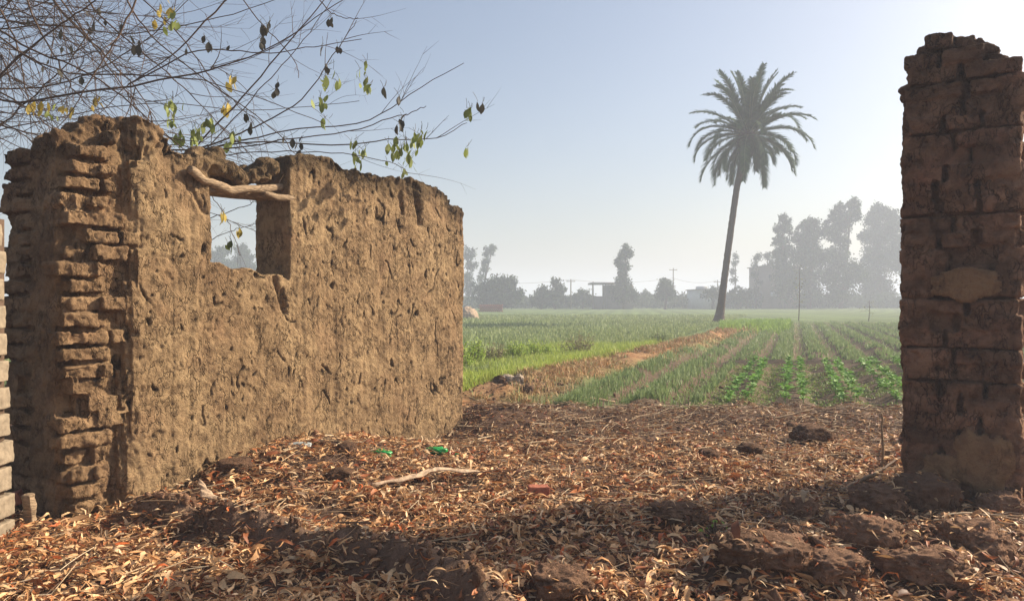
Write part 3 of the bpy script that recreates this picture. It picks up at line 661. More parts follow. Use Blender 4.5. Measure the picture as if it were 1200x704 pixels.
# crumbs of earth
n = 5200; xs = np.concatenate([RNG.normal(2.4, 1.1, n//2), RNG.normal(.2, 1.2, n//5), RNG.uniform(-4, 4, n-n//2-n//5)]); ys = np.concatenate([RNG.normal(4.4, .7, n//2), RNG.normal(12.2, .9, n//5), RNG.uniform(3.2, 10, n-n//2-n//5)])
tp = RNG.uniform(0, len(ridge_pts)-1.001, 600); ri = tp.astype(int); rp = ridge_pts[ri]+(ridge_pts[ri+1]-ridge_pts[ri])*(tp-ri)[:, None]+RNG.normal(0, .16, (600, 2)); xs = np.append(xs, rp[:, 0]); ys = np.append(ys, rp[:, 1])
k = ~in_wall(xs, ys) & (ys > 3.0); xs, ys = xs[k], ys[k]; n = len(xs)
iv, jf = ICO[1]; sz = RNG.gamma(1.6, .006, n)+.004; dirn = 1+.35*RNG.normal(size=(n, len(iv)))*.6
v = iv[None]*dirn[:, :, None]*sz[:, None, None]*RNG.uniform(.6, 1.2, (n, 1, 3)); v += np.stack([xs, ys, height(xs, ys)+sz*.4], 1)[:, None]
f = (jf[None]+np.arange(n)[:, None, None]*len(iv)).reshape(-1, 3)
setp(mk('earth_crumbs', v.reshape(-1, 3), f, M_CLOD, None, True, np.repeat(RNG.uniform(.55, 1.25, (n, 1))*np.ones((1, 3)), len(iv), 0)), 'loose crumbs of brown earth over the ridge and rubble', 'earth crumbs', kind='stuff')

# ------------------------------------------------------------------ grass and crops
def blades(x, y, h, w, col, lean=.35, nseg=2, z0=None):
    n = len(x); z = height(x, y) if z0 is None else z0; yaw = RNG.uniform(0, 6.283, n); d = np.stack([np.cos(yaw), np.sin(yaw), np.zeros(n)], 1); s = np.stack([-np.sin(yaw+.6), np.cos(yaw+.6), np.zeros(n)], 1)
    ln = np.abs(RNG.normal(0, lean, n)); b_ = np.stack([x, y, z-.01], 1)
    m1 = b_+d*(h*ln*.35)[:, None]+Z_*(h*.55)[:, None]; tip = b_+d*(h*ln*1.1)[:, None]+Z_*(h*(1-.25*np.clip(ln, 0, 1)))[:, None]; W = (w/2)[:, None]
    v = np.stack([b_-s*W, b_+s*W, m1-s*W*.8, m1+s*W*.8, tip-s*W*.1, tip+s*W*.1], 1).reshape(-1, 3); B = np.arange(n)[:, None]*6
    f = np.concatenate([B+[0, 1, 3, 2], B+[2, 3, 5, 4]]); return v, f, np.repeat(col, 6, 0)
def gcol(n, a, b_, j=.2):
    t = RNG.random((n, 1)); return (np.array(a)*(1-t)+np.array(b_)*t)*RNG.uniform(1-j, 1+j, (n, 1))
# onion-like crop on the far ridges and the long left bands
n = 125000; y = 10.4+38*RNG.random(n)**1.5; u = -3.7+(2.2+y*.45)*RNG.random(n); x = u+.38*y
nearbed = (u > -1.35) & (y < 17.6); ub = u-bankc(y); ph = np.cos(2*math.pi*(u+.3)/.95); dens = np.clip(.10+.95*sstep(-.5, .1, ph), 0, 1)*np.clip(.85+.9*n2(x, y, .45, 2, 300), 0.1, 1)
k = ~nearbed & (n2(x, y, .7, 3, 305) > -.28) & (ub > .75) & (RNG.random(n) < dens) & (np.abs(y-17.4-.05*x) > .15); x, y = x[k], y[k]; n = len(x); print('crop', n)
v1 = blades(x, y, RNG.uniform(.08, .17, n), .010*(1+y/14), gcol(n, (.165, .24, .085), (.28, .345, .145)), .4)
setp(mk('onion_crop', v1[0], v1[1], M_GRASS, None, False, v1[2]), 'grey green crop growing in long ridged rows', 'crop', kind='stuff')
# far left field and verge grass
n = 90000; y = 15+60*RNG.random(n)**1.6; u = -4.6-26*RNG.random(n)**1.2*(y/40+.3); x = u+.38*y; ub = u-bankc(y); k = (ub < -1.6) & (RNG.random(n) < np.clip(.8+n2(x, y, .3, 2, 310), .1, 1)); x, y = x[k], y[k]; n = len(x)
v2 = blades(x, y, RNG.uniform(.10, .22, n), .014*(1+y/14), gcol(n, (.20, .26, .09), (.32, .36, .15)), .4)
setp(mk('field_crop', v2[0], v2[1], M_GRASS, None, False, v2[2]), 'low green crop covering the wide left field', 'crop', kind='stuff')
n = 46000; y = 11+13*RNG.random(n)**1.3; u = bankc(y)-.3-3.8*RNG.random(n); x = u+.38*y; k = (RNG.random(n) < np.clip(.75+1.3*n2(x, y, .9, 2, 320)-.4*sstep(-1.3, -.6, u-bankc(y)), 0, 1)); x, y = x[k], y[k]; n = len(x)
v3 = blades(x, y, RNG.uniform(.08, .28, n), RNG.uniform(.01, .02, n), gcol(n, (.27, .38, .05), (.46, .50, .11)), .5)
setp(mk('verge_grass', v3[0], v3[1], M_GRASS, None, False, v3[2]), 'bright yellow green grass on the verge past the wall end', 'grass', kind='stuff')
n = 14000; y = RNG.normal(43, 3.5, n); x = P(893, 380, 1)[0]*y+RNG.normal(0, 1.9, n); k = (x/y > .28) & (x/y < .375); x, y = x[k], y[k]; n = len(x)
v3 = blades(x, y, RNG.uniform(.15, .38, n), np.full(n, .05), gcol(n, (.20, .32, .05), (.30, .42, .08)), .5)
setp(mk('palm_grass', v3[0], v3[1], M_GRASS, None, False, v3[2]), 'patch of bright green grass beside the palm foot', 'grass', kind='stuff')
# dry grass over the bank
n = 26000; y = 10.6+30*RNG.random(n)**1.5; u = bankc(y)+RNG.normal(0, .48, n); x = u+.38*y; c = gcol(n, (.42, .25, .10), (.50, .34, .17)); gsel = RNG.random(n) < .14; c[gsel] = [.2, .26, .08]
k = n2(x, y, .8, 3, 330) > -.18; x, y, c = x[k], y[k], c[k]; n = len(x)
v4 = blades(x, y, RNG.uniform(.03, .15, n), .007*(1+y/12), c, 1.3)
setp(mk('dry_grass', v4[0], v4[1], M_STRAW, None, False, v4[2]), 'orange dry grass matted on the field bank', 'dry grass', kind='stuff')
# weeds on the soil between the near rows
n = 42000; y = 10.2+7.2*RNG.random(n); u = -1.9+8*RNG.random(n); x = u+.38*y; k = (n2(x, y, 1.1, 3, 340)+.25*np.cos(2*math.pi*(u+.4)/.8) > -.05) & (y > litter_edge(x)); x, y = x[k], y[k]; n = len(x)
v5 = blades(x, y, RNG.uniform(.015, .05, n), RNG.uniform(.012, .03, n), gcol(n, (.17, .26, .06), (.28, .34, .10)), 1.2)
setp(mk('low_weeds', v5[0], v5[1], M_GRASS, None, False, v5[2]), 'low yellow green weeds between the near crop rows', 'weeds', kind='stuff')

# broad leaved seedlings in paired rows: individuals
def seedling_mesh(seed):
    r = np.random.default_rng(seed); n = 16; yaw = r.uniform(0, 6.283, n); rad = r.uniform(.02, .07, n); z = r.uniform(.04, .15, n)
    L = r.uniform(.055, .095, n); col = np.array([[.15, .30, .05]])*r.uniform(.8, 1.35, (n, 1))
    v, f, c = leaves_mesh(rad*np.cos(yaw), rad*np.sin(yaw), z, L, L*.62, yaw, r.normal(.2, .3, n), r.normal(0, .3, n), r.normal(0, .2, n), r.uniform(0, .3, n), col)
    sv, sf = tube([[0, 0, -.02], [.005, 0, .06], [0, .004, .12]], .006, 5, False); return np.vstack([v, sv]), np.vstack([f, sf+len(v)]), np.vstack([c, np.tile([.2, .3, .1], (len(sv), 1))])
protos = []
for k in range(5):
    v, f, c = seedling_mesh(k); me = mk('seedling', v-np.array([0, 0, 0]), f, M_GRASS, None, False, c); 
    me.location = (0, 0, 0); protos.append(me)
    # origin shift so copies stand on their own foot
    off = np.array([v[:, 0].mean(), v[:, 1].mean(), v[:, 2].min()]); me.data.transform(Matrix.Translation(Vector((off[0], off[1], off[2]+.02))))
rr = random.Random(4); cnt = 0; spots = []
for r_ in range(-2, 9):
    for pr in (-.125, .125):
        u = r_*.8+pr
        y = 10.35+rr.uniform(0, .2)
        while y < 17.0:
            x = u+.38*y
            px = x/y*F+CX
            if y > litter_edge(x)+.1 and 795 < px < 1075 and rr.random() < .88 and (u > -1.3): spots.append((x+rr.uniform(-.03, .03), y))
            y += .27+rr.uniform(-.04, .05)
spots.sort(key=lambda t: t[1]); spots = spots[:290]
for k, (x, y) in enumerate(spots):
    o = protos[k] if k < 5 else protos[k % 5].copy()
    if k >= 5: COL.objects.link(o)
    o.location = (x, y, float(height(np.array([x]), np.array([y]))[0])); o.rotation_euler = (0, 0, rr.uniform(0, 6.28)); s = rr.uniform(.85, 1.4); o.scale = (s, s, s)
    setp(o, 'leafy green seedling growing in the paired rows of the near bed', 'seedling', 'seedlings in the near crop bed')
print('seedlings', len(spots))

# shrubs on the verge
def shrub(name, px, py, wpx, hpx, Z, cols, label, cat, nl=900, twigcol=True, ls=.05, group=None):
    base = P(px, py, Z); base[2] = float(height(base[:1], base[1:2])[0]); W, H = wpx*Z/F, hpx*Z/F; e = empty(name, base, label, cat, group)
    mb = MB(); tips = []
    for k in range(26):
        a = RNG.uniform(0, 6.283); rr_ = RNG.random()**.5; t = base+np.array([math.cos(a)*rr_*W/2, math.sin(a)*rr_*W/2*.6, H*(1-.35*rr_**2)*RNG.uniform(.6, 1.1)]); b0 = base+(t-base)*[.35, .35, 0]
        q = np.array([b0, b0*.5+t*.5+RNG.normal(0, .03, 3), t]); v, f = tube(q, [.006, .005, .002], 4, False); mb.add(v, f); tips.append(q)
    mb.build('stems', M_TWIG, e); tips = np.array(tips); k = RNG.integers(0, 26, nl); t = RNG.uniform(.25, 1.05, (nl, 1)); p = np.where(t < .5, tips[k, 0]+(tips[k, 1]-tips[k, 0])*t*2, tips[k, 1]+(tips[k, 2]-tips[k, 1])*(t*2-1))+RNG.normal(0, ls*.9, (nl, 3))
    p[:, 2] = np.maximum(p[:, 2], base[2]+.01)
    L = RNG.uniform(.6, 1.3, nl)*ls; v, f, c = leaves_mesh(p[:, 0], p[:, 1], p[:, 2], L, L*.5, RNG.uniform(0, 6.28, nl), RNG.normal(0, .7, nl), RNG.normal(0, .7, nl), RNG.normal(0, .3, nl), RNG.uniform(0, .5, nl), gcol(nl, *cols)); mb2 = mk('foliage', v, f, M_GRASS, e, False, c)
    return e
GB = 'shrubs along the verge past the wall end'; bright = ((.26, .38, .05), (.42, .52, .09)); dull = ((.22, .20, .09), (.30, .26, .14))
shrub('shrub', 556, 432, 34, 30, 17.0, bright, 'bright green shrub right at the end of the mud wall', 'shrub', 1100, group=GB)
shrub('shrub', 580, 428, 34, 24, 17.5, dull, 'brownish twiggy shrub between two bright green ones', 'shrub', 600, group=GB)
shrub('shrub', 605, 426, 34, 25, 18.2, bright, 'middle bright green shrub of the verge', 'shrub', 1000, group=GB)
shrub('shrub', 632, 422, 34, 22, 19.0, bright, 'rightmost bright green shrub of the verge', 'shrub', 1000, group=GB)
shrub('shrub', 540, 440, 36, 34, 15.6, bright, 'bright green shrub half hidden behind the wall end', 'shrub', 800, group=GB)
shrub('shrub', 677, 420, 44, 28, 20.0, dull, 'sparse brown wispy bush standing alone in the field edge', 'bush', 800)
shrub('shrub', 772, 410, 24, 17, 25.0, ((.16, .22, .06), (.22, .28, .10)), 'small dark green tuft on the far bank', 'bush', 500)
shrub('weed_tuft', 166, 562, 26, 26, 5.95, ((.20, .13, .07), (.30, .20, .10)), 'dry bare weed with thin stalks at the mud wall foot', 'weed', 30, ls=.03)
shrub('weed_tuft', 837, 625, 8, 12, 4.55, ((.20, .36, .05), (.30, .46, .08)), 'tiny fresh green weed in the shaded leaves', 'weed', 22, ls=.035)

# ------------------------------------------------------------------ the date palm
PZ = 50.
pb = P(842, 378.1, PZ); pb[2] = float(height(pb[:1], pb[1:2])[0])-.03
palm = empty('date_palm', pb, 'tall leaning date palm standing alone in the green field', 'palm tree')
tp = np.array([pb]+[P(a, b_, PZ) for a, b_ in [(845, 358), (848.5, 330), (853, 295), (858, 258), (863.5, 220), (869, 192), (875, 168)]])
t = np.linspace(0, 1, 120); pp = np.stack([np.interp(t, np.linspace(0, 1, 8), tp[:, k]) for k in range(3)], 1)
rad = .215+.16*np.exp(-t*9)+.10*np.exp(-t*40)-.02*t+.025*np.abs(((t*34) % 1)-.5)+.09*sstep(.86, .97, t)
v, f = tube(pp, rad, 18); v += (fbm(v*3, 2, 8)*.03+.02*np.abs(noise(v*np.array([5, 5, 9.]), 9)))[:, None]*(v-np.array([v[:, 0].mean(), v[:, 1].mean(), 0]))*0+(fbm(v*4, 3, 8)*.035)[:, None]; mk('trunk', v, f, M_BARK, palm, True)
hub = P(877.5, 158, PZ); fr = random.Random(12)
def frond(az, el, L, sag, r_):
    n = 30; t = np.linspace(0, 1, n); h = np.array([math.cos(az), math.sin(az), 0]); p = [hub+h*.15]; e = el; st = L/(n-1)
    for k in range(1, n):
        e -= sag*(k/n)**1.1/n*2; e = max(e, -1.5); p.append(p[-1]+st*(h*math.cos(e)+Z_*math.sin(e)))
    p = np.array(p); mb = MB(); v, f = tube(p, np.linspace(.045, .008, n), 4, False); mb.add(v, f, (.16, .17, .08))
    tg = np.gradient(p, axis=0); tg /= np.linalg.norm(tg, axis=1, keepdims=True); sd = np.cross(tg, [0, 0, 1.]); sd = sd/(np.linalg.norm(sd, axis=1, keepdims=True)+1e-6); up = np.cross(sd, tg)
    m_ = 74; tt = np.linspace(.13, .99, m_); vs, cs = [], []
    for s in (-1, 1):
        q = np.stack([np.interp(tt, t, p[:, k]) for k in range(3)], 1); T = np.stack([np.interp(tt, t, tg[:, k]) for k in range(3)], 1); S_ = np.stack([np.interp(tt, t, sd[:, k]) for k in range(3)], 1); U = np.stack([np.interp(tt, t, up[:, k]) for k in range(3)], 1)
        ll = (.60*np.sin(tt*math.pi*.86+.32)**.6+.10)*RNG.uniform(.8, 1.15, m_); lift = RNG.uniform(.1, .55, m_)
        dirv = T*.85+S_*s*.72+U*lift[:, None]; dirv /= np.linalg.norm(dirv, axis=1, keepdims=True); tip = q+dirv*ll[:, None]-Z_*(ll*.22)[:, None]; mid = q+dirv*(ll*.5)[:, None]
        w = T*.040; vs.append(np.stack([q-w, q+w, mid+w*.9, mid-w*.9, tip+w*.15, tip-w*.15], 1).reshape(-1, 3)); cs.append(np.repeat(np.array([[.05, .095, .03]])*RNG.uniform(.7, 1.3, (m_, 1)), 6, 0))
        B = np.arange(m_)[:, None]*6; mb.add(vs[-1], np.concatenate([B+[0, 1, 2, 3], B+[3, 2, 4, 5]]), cs[-1])
    return mb.build('frond', M_FOL, palm)
k = 0
for (cnt, e0, e1, L0, L1, sg) in [(13, 55, 88, 4.1, 5.1, .6), (14, 30, 60, 4.1, 5.0, 1.15), (15, 0, 32, 3.9, 4.8, 1.5), (15, -35, 2, 3.5, 4.5, 1.5), (10, -72, -28, 2.2, 3.9, .9)]:
    for q in range(cnt):
        az = q/cnt*2*math.pi+fr.uniform(-.3, .3)+k*.37; frond(az, R(fr.uniform(e0, e1)), fr.uniform(L0, L1), sg*fr.uniform(.75, 1.25), fr)
    k += 1
# old fibre and fruit stalks at the crown's heart
v, f = ICO[4]; q = v*(1+.25*fbm(v*3, 3, 44))[:, None]*[.62, .62, 1.05]+P(875.5, 168, PZ); mk('crown_heart', q, f, M_BARK, palm, True)

# ------------------------------------------------------------------ far trees
def ftree(name, blobs, base, Z, label, cat='tree', dens=1., cols=((.03, .055, .025), (.06, .09, .04)), ls=.42, trunk=.22, lean=None, group='trees along the far side of the field'):
    b0 = P(base, 352, Z); b0[2] = -.05; e = empty(name, b0, label, cat, group); mb = MB(); allp, allc = [], []
    top = min(blobs, key=lambda q: q[1]); tpt = P(top[0], top[1], Z)
    mid = (b0+tpt)/2+np.array([RNG.normal(0, .4), 0, 0]); path = np.array([b0, b0*.6+mid*.4, mid, tpt]); tt = np.linspace(0, 1, 12); pp = np.stack([np.interp(tt, [0, .25, .5, 1], path[:, k]) for k in range(3)], 1)
    v, f = tube(pp, trunk*(1-.8*tt)+.03, 7); mb.add(v, f)
    for (px, py, r) in blobs:
        c = P(px, py, Z); rw = r*Z/F; c[1] += RNG.normal(0, rw*.4); st = pp[max(0, min(11, int(11*np.clip((c[2]-rw-b0[2])/(tpt[2]-b0[2]+.01), 0, 1))))]
        v, f = tube(np.array([st, (st+c)/2-[0, 0, .2], c]), [trunk*.4, trunk*.28, .03], 5, False); mb.add(v, f)
        n = max(60, int(dens*150*rw**2/ls**2*.36)); nc = max(6, int(n/22)); d = RNG.normal(size=(nc, 3)); d /= np.linalg.norm(d, axis=1, keepdims=True); cc = c+d*(rw*RNG.uniform(.35, 1.02, (nc, 1)))*[1, 1, .92]
        k = RNG.integers(0, nc, n); p = cc[k]+RNG.normal(0, max(.16*rw, .22), (n, 3)); allp.append(p); allc.append((RNG.uniform(.45, 1.6, (nc, 1))[k]))
    mb.build('trunk', M_BARK, e, True); p = np.concatenate(allp); ct = np.concatenate(allc); n = len(p)
    p[:, 2] = np.maximum(p[:, 2], .1); L = RNG.uniform(.5, 1.3, n)*ls; v, f, c = leaves_mesh(p[:, 0], p[:, 1], p[:, 2], L, L*.6, RNG.uniform(0, 6.28, n), RNG.normal(0, .8, n), RNG.normal(0, .8, n), RNG.normal(0, .3, n), RNG.uniform(0, .5, n), gcol(n, *cols)*ct, 2)
    mk('crown', v, f, M_FOL, e, False, c); return e
ftree('eucalyptus_tree', [(549, 298, 9), (553, 312, 8), (547, 325, 8), (551, 338, 10)], 549, 150, 'wispy tall tree peeking out just beyond the wall end', ls=.4)
ftree('eucalyptus_tree', [(577, 290, 5), (572, 296, 7), (569, 306, 6), (567, 316, 6), (564, 326, 5)], 562, 145, 'slim leaning tree rising behind the broad dark tree', ls=.35)
ftree('broad_tree', [(566, 342, 13), (582, 336, 15), (597, 334, 11), (604, 346, 10), (590, 347, 14), (572, 350, 11)], 586, 125, 'broad round dark tree right of the mud wall', ls=.42, dens=1.5)
ftree('tree', [(634, 343, 9), (629, 352, 8), (640, 352, 10)], 634, 128, 'low round tree left of the twin topped one', ls=.4, dens=1.3)
ftree('tree', [(651, 330, 6), (655, 340, 8), (648, 347, 10), (657, 351, 8)], 651, 130, 'upright ragged tree between round tree and utility pole', ls=.4, dens=1.2)
ftree('knotted_tree', [(733, 293, 7), (737, 300, 6), (728, 301, 5), (724, 308, 6), (731, 312, 7), (729, 322, 7), (731, 331, 9), (727, 343, 13), (737, 345, 11)], 731, 128, 'tall knotted tree with a hooked top beside the shed', ls=.36, dens=1.4)
ftree('round_tree', [(779, 337, 10), (779, 330, 6), (775, 345, 8), (784, 344, 8)], 779, 125, 'small neat round tree right of the knotted tree', ls=.35, dens=1.6)
ftree('low_tree', [(755, 347, 8), (763, 350, 7)], 758, 150, 'low pale bush tree between knotted and round trees', ls=.4)
ftree('low_tree', [(683, 346, 8), (676, 350, 7), (690, 350, 7)], 683, 140, 'low tree in front of the utility poles', ls=.4)
ftree('low_tree', [(803, 349, 7), (796, 351, 6)], 800, 150, 'low faint bush tree left of the white house', ls=.4)
ftree('tree', [(838, 342, 8), (832, 346, 7)], 836, 128, 'bushy tree hiding the right side of the white house', ls=.4)
ftree('tree', [(862, 344, 9), (872, 343, 8), (857, 350, 9), (870, 352, 9)], 864, 130, 'bushy low tree right of the palm trunk', ls=.4, dens=1.2)
ftree('slim_tree', [(862, 300, 3.5), (860, 308, 4), (858, 318, 4), (860, 328, 4)], 860, 150, 'thin spindly tree directly behind the palm trunk', ls=.35, trunk=.15)
ftree('slim_tree', [(887, 301, 5), (885, 309, 4), (885, 322, 5), (887, 331, 4), (884, 342, 6)], 886, 140, 'thin tufted tree left of the hazy building', ls=.38, trunk=.16)
ftree('tree', [(899, 302, 6), (903, 308, 5), (898, 312, 4)], 900, 145, 'small crowned tree above the hazy building', ls=.38)
ftree('tall_tree', [(917, 258, 7), (921, 268, 8), (912, 268, 7), (915, 282, 10), (922, 295, 11), (912, 300, 9), (918, 315, 14), (920, 335, 16)], 918, 132, 'tall pointed tree at the left of the big grove', ls=.45, dens=1.4, trunk=.35, group='tall grove of trees at the right of the field')
ftree('tall_tree', [(943, 266, 9), (954, 262, 9), (962, 272, 9), (938, 278, 10), (950, 282, 14), (942, 300, 15), (958, 300, 14), (948, 325, 18), (950, 345, 15)], 948, 134, 'rounded full tree second from left in the grove', ls=.45, dens=1.5, trunk=.4, group='tall grove of trees at the right of the field')
ftree('tall_tree', [(997, 241, 9), (984, 247, 10), (1002, 252, 8), (975, 260, 9), (990, 262, 12), (978, 275, 10), (986, 282, 9), (980, 300, 14), (972, 322, 16), (992, 320, 16), (985, 342, 16)], 985, 136, 'tallest tree of the grove with a leaning crown', ls=.45, dens=1.4, trunk=.4, group='tall grove of trees at the right of the field')
ftree('tall_tree', [(1030, 250, 12), (1022, 258, 11), (1042, 254, 10), (1050, 262, 12), (1015, 278, 10), (1035, 275, 17), (1028, 300, 15), (1045, 305, 17), (1022, 325, 15), (1038, 340, 20)], 1034, 150, 'pale hazy tree of the grove cut by the pillar', ls=.5, dens=1.5, trunk=.45, group='tall grove of trees at the right of the field')
ftree('tall_tree', [(1075, 255, 18), (1070, 285, 22), (1080, 320, 25)], 1075, 150, 'grove tree hidden behind the dark pillar', ls=.5, dens=1.2, trunk=.45, group='tall grove of trees at the right of the field')
ftree('window_tree', [(253, 300, 8), (262, 295, 8), (258, 312, 12), (268, 318, 14)], 260, 140, 'hazy tree seen at the left inside the window hole', ls=.42, dens=1.3)
ftree('window_tree', [(283, 292, 8), (290, 300, 9), (280, 308, 11), (292, 318, 13), (276, 325, 12)], 284, 145, 'hazy tree seen at the right inside the window hole', ls=.42, dens=1.3)
# undergrowth line along the far edge
n = 42000; a = RNG.uniform(-.55, .62, n); Z = RNG.uniform(138, 156, n); x = a*Z; hh = 2.2+1.4*n2(x, x*0, .12, 3, 400)+.9*n2(x, x*0, .5, 2, 401); z = RNG.random(n)**.8*hh
L = RNG.uniform(.35, .8, n); v, f, c = leaves_mesh(x, Z, z+.1, L, L*.6, RNG.uniform(0, 6.28, n), RNG.normal(0, .8, n), RNG.normal(0, .8, n), RNG.normal(0, .3, n), RNG.uniform(0, .5, n), gcol(n, (.05, .08, .035), (.09, .12, .055)), 2)
setp(mk('undergrowth', v, f, M_FOL, None, False, c), 'low hazy undergrowth along the far edge of the fields', 'undergrowth', kind='stuff')

# ------------------------------------------------------------------ far buildings, poles
def bx(mb, c, sx, sy, sz, col=None): v, f = box(c, X_, Y_, Z_, sx, sy, sz); mb.add(v, f)
def pbox(name, mat_, parent, x0, x1, y0, y1, Z, dep, proud=0):
    a = P(x0, y1, Z); b_ = P(x1, y0, Z); mb = MB(); bx(mb, [(a[0]+b_[0])/2, Z+dep/2-proud, (a[2]+b_[2])/2], b_[0]-a[0], dep, b_[2]-a[2]); return mb.build(name, mat_, parent)
zb = 352+1305/132
h1 = empty('farm_house', P(832, zb, 132), 'small white flat roofed house far left of the palm trunk', 'house')
pbox('wall', M_PLASTER, h1, 816, 848, 340, zb, 132, 7); pbox('roof', M_ROOF, h1, 815, 849, 338.8, 340, 131.7, 7.6); pbox('roof_room', M_PLASTER, h1, 820, 829, 335.5, 338.8, 134, 3)
for x in (820, 828, 841): pbox('window', M_DARK, h1, x, x+3, 344, 349, 132, .3, .06)
pbox('door', M_DARK, h1, 834, 837, 346, zb, 132, .3, .06)
h2 = empty('brick_building', P(905, zb, 138), 'hazy boxy two storey building at the left of the grove', 'building'); zb2 = 352+1305/138
pbox('wall', plain('building_wall', (.30, .24, .20), .9, .2, .1, 2, 0), h2, 896, 935, 312, zb2, 138, 9); pbox('roof', M_ROOF, h2, 895, 936, 310.8, 312, 137.6, 9.8)
for x, y0, y1, ww in ((903, 342, 347, 8), (901, 322, 329, 4), (911, 322, 329, 4), (921, 322, 329, 4), (921, 341, 347, 4)): pbox('window', M_PLASTER if ww == 8 else M_DARK, h2, x, x+ww, y0, y1, 138, .3, .06)
h3 = empty('open_shed', P(712, zb, 130), 'dark shed with a raised flat canopy beside the knotted tree', 'shed'); zb3 = 352+1305/130
pbox('wall', plain('shed_wall', (.16, .15, .15), .9, .2, .1, 2, 0), h3, 711, 742, 334, zb3, 130, 5); pbox('canopy', M_ROOF, h3, 693, 726, 331, 333, 129.5, 6)
for x in (694, 706, 709): pbox('post', M_POLE, h3, x, x+1.2, 333, zb3, 129.8, .2)
pbox('low_wall', plain('shed_low', (.20, .17, .15), .9, .2, .1, 2, 0), h3, 697, 711, 347, zb3, 130.5, 3); pbox('window', M_PLASTER, h3, 716, 719, 346, 350, 130, .3, .06)
def pole(px, top, Z, label, arm=True):
    zz = 352+1305/Z; b0 = P(px, zz, Z); e = empty('utility_pole', b0, label, 'utility pole', 'utility poles beyond the field'); t = P(px, top, Z); v, f = tube([b0, t], [.14, .09], 8); mk('shaft', v, f, M_POLE, e, True)
    if arm:
        v, f = box(t-[0, 0, .4], X_, Y_, Z_, 1.6, .1, .12); mk('crossarm', v, f, M_POLE, e)
        for s in (-.7, 0, .7): v, f = tube([t+[s, 0, -.34], t+[s, 0, -.1]], .05, 6); mk('insulator', v, f, M_PLASTER, e)
    return t
t1 = pole(669, 327, 135, 'wooden utility pole left of the open shed'); t2 = pole(789, 314, 150, 'tall thin pole above the small round tree'); t3 = pole(841, 328, 150, 'utility pole just left of the palm trunk'); t0 = pole(520, 327, 135, 'utility pole hidden behind the mud wall')
pole(695, 330, 132, 'short pole at the left end of the shed canopy', False)
def wire(a, b_, lab):
    t = np.linspace(0, 1, 24)[:, None]; p = a*(1-t)+b_*t-Z_*(4*t*(1-t)*.7); v, f = tube(p, .022, 4); setp(mk('power_line', v, f, M_POLE), lab, 'power line', 'power lines between the poles')
wire(t0-[0, 0, .1], t1-[0, 0, .1], 'power line running from behind the wall to the first pole'); wire(t1-[0, 0, .1], t2-[0, 0, 2.], 'power line spanning above the shed and knotted tree'); wire(t2-[0, 0, 2.], t3-[0, 0, .1], 'power line spanning from round tree to palm trunk')
# straw heap and brick stack by the wall end
hz = 62.; b0 = P(547, 352, hz); b0[2] = 0; v, f = ICO[5]; q = v*(1+.12*fbm(v*2, 3, 71)+.04*fbm(v*9, 2, 72))[:, None]*[1.05, 1.2, 1.0]; q[:, 0] *= 1-.2*np.clip(v[:, 2], 0, 1); q[:, 2] = np.where(q[:, 2] < 0, q[:, 2]*.1, q[:, 2])
setp(mk('straw_heap', q+b0, f, plain('straw_heap_mat', (.34, .25, .17), .9, .1, .2, 6, .05), None, True), 'tan straw heap half hidden behind the wall end', 'straw heap')
mb = MB()
for k in range(5):
    for j in range(12-k % 2):
        bx(mb, P(562+j*2.4+(k % 2)*1.2, 352, 96)*[1, 1, 0]+[0, RNG.normal(0, .03), .14+k*.19], .25, .4, .17)
setp(mb.build('brick_stack', M_REDB), 'long low stack of reddish bricks under the broad dark tree', 'brick stack')
# saplings
def sapling(px, py0, py1, Z, label, nl):
    b0 = P(px, py1, Z); b0[2] = 0; e = empty('sapling', b0, label, 'sapling', 'thin saplings at the far field edge'); t = P(px+.6, py0, Z); v, f = tube([b0, (b0+t)/2+[.05, 0, 0], t], [.035, .025, .012], 6); mk('trunk', v, f, M_TWIG, e, True)
    s = RNG.uniform(.3, 1, (nl, 1)); p = b0+(t-b0)*s+RNG.normal(0, 1, (nl, 3))*[.28, .28, .15]; L = RNG.uniform(.08, .2, nl); v, f, c = leaves_mesh(p[:, 0], p[:, 1], p[:, 2], L, L*.5, RNG.uniform(0, 6.28, nl), RNG.normal(0, .6, nl), RNG.normal(0, .6, nl), L*0, L*0, gcol(nl, (.18, .2, .08), (.26, .26, .12)), 2); mk('leaves', v, f, M_FOL, e, False, c)
sapling(936, 312, 376, 54, 'tall thin sapling in front of the grove', 90); sapling(1018, 352, 376, 54, 'short sapling near the left side of the pillar', 50)

# ------------------------------------------------------------------ bare branching tree behind the left wall
tb = np.array([-7.2, 8.4, 0.]); bt = empty('bare_tree', tb, 'nearly leafless tree spreading thin branches over the mud wall', 'tree')
trk = np.array([tb, tb+[.2, -.1, 1.2], tb+[.5, -.3, 2.6], tb+[.6, -.4, 3.4]]); v, f = tube(trk, [.17, .14, .12, .10], 10); mk('trunk', v, f, M_BARK, bt, True)
def pol(pts, n):
    pts = np.array(pts, float); m_ = len(pts); t = np.linspace(0, m_-1, n); out = []
    for q in t:
        i_ = min(int(q), m_-2); u_ = q-i_; p0 = pts[max(i_-1, 0)]; p1 = pts[i_]; p2 = pts[i_+1]; p3 = pts[min(i_+2, m_-1)]
        out.append(.5*((2*p1)+(-p0+p2)*u_+(2*p0-5*p1+4*p2-p3)*u_**2+(-p0+3*p1-3*p2+p3)*u_**3))
    return np.array(out)
limbs = []
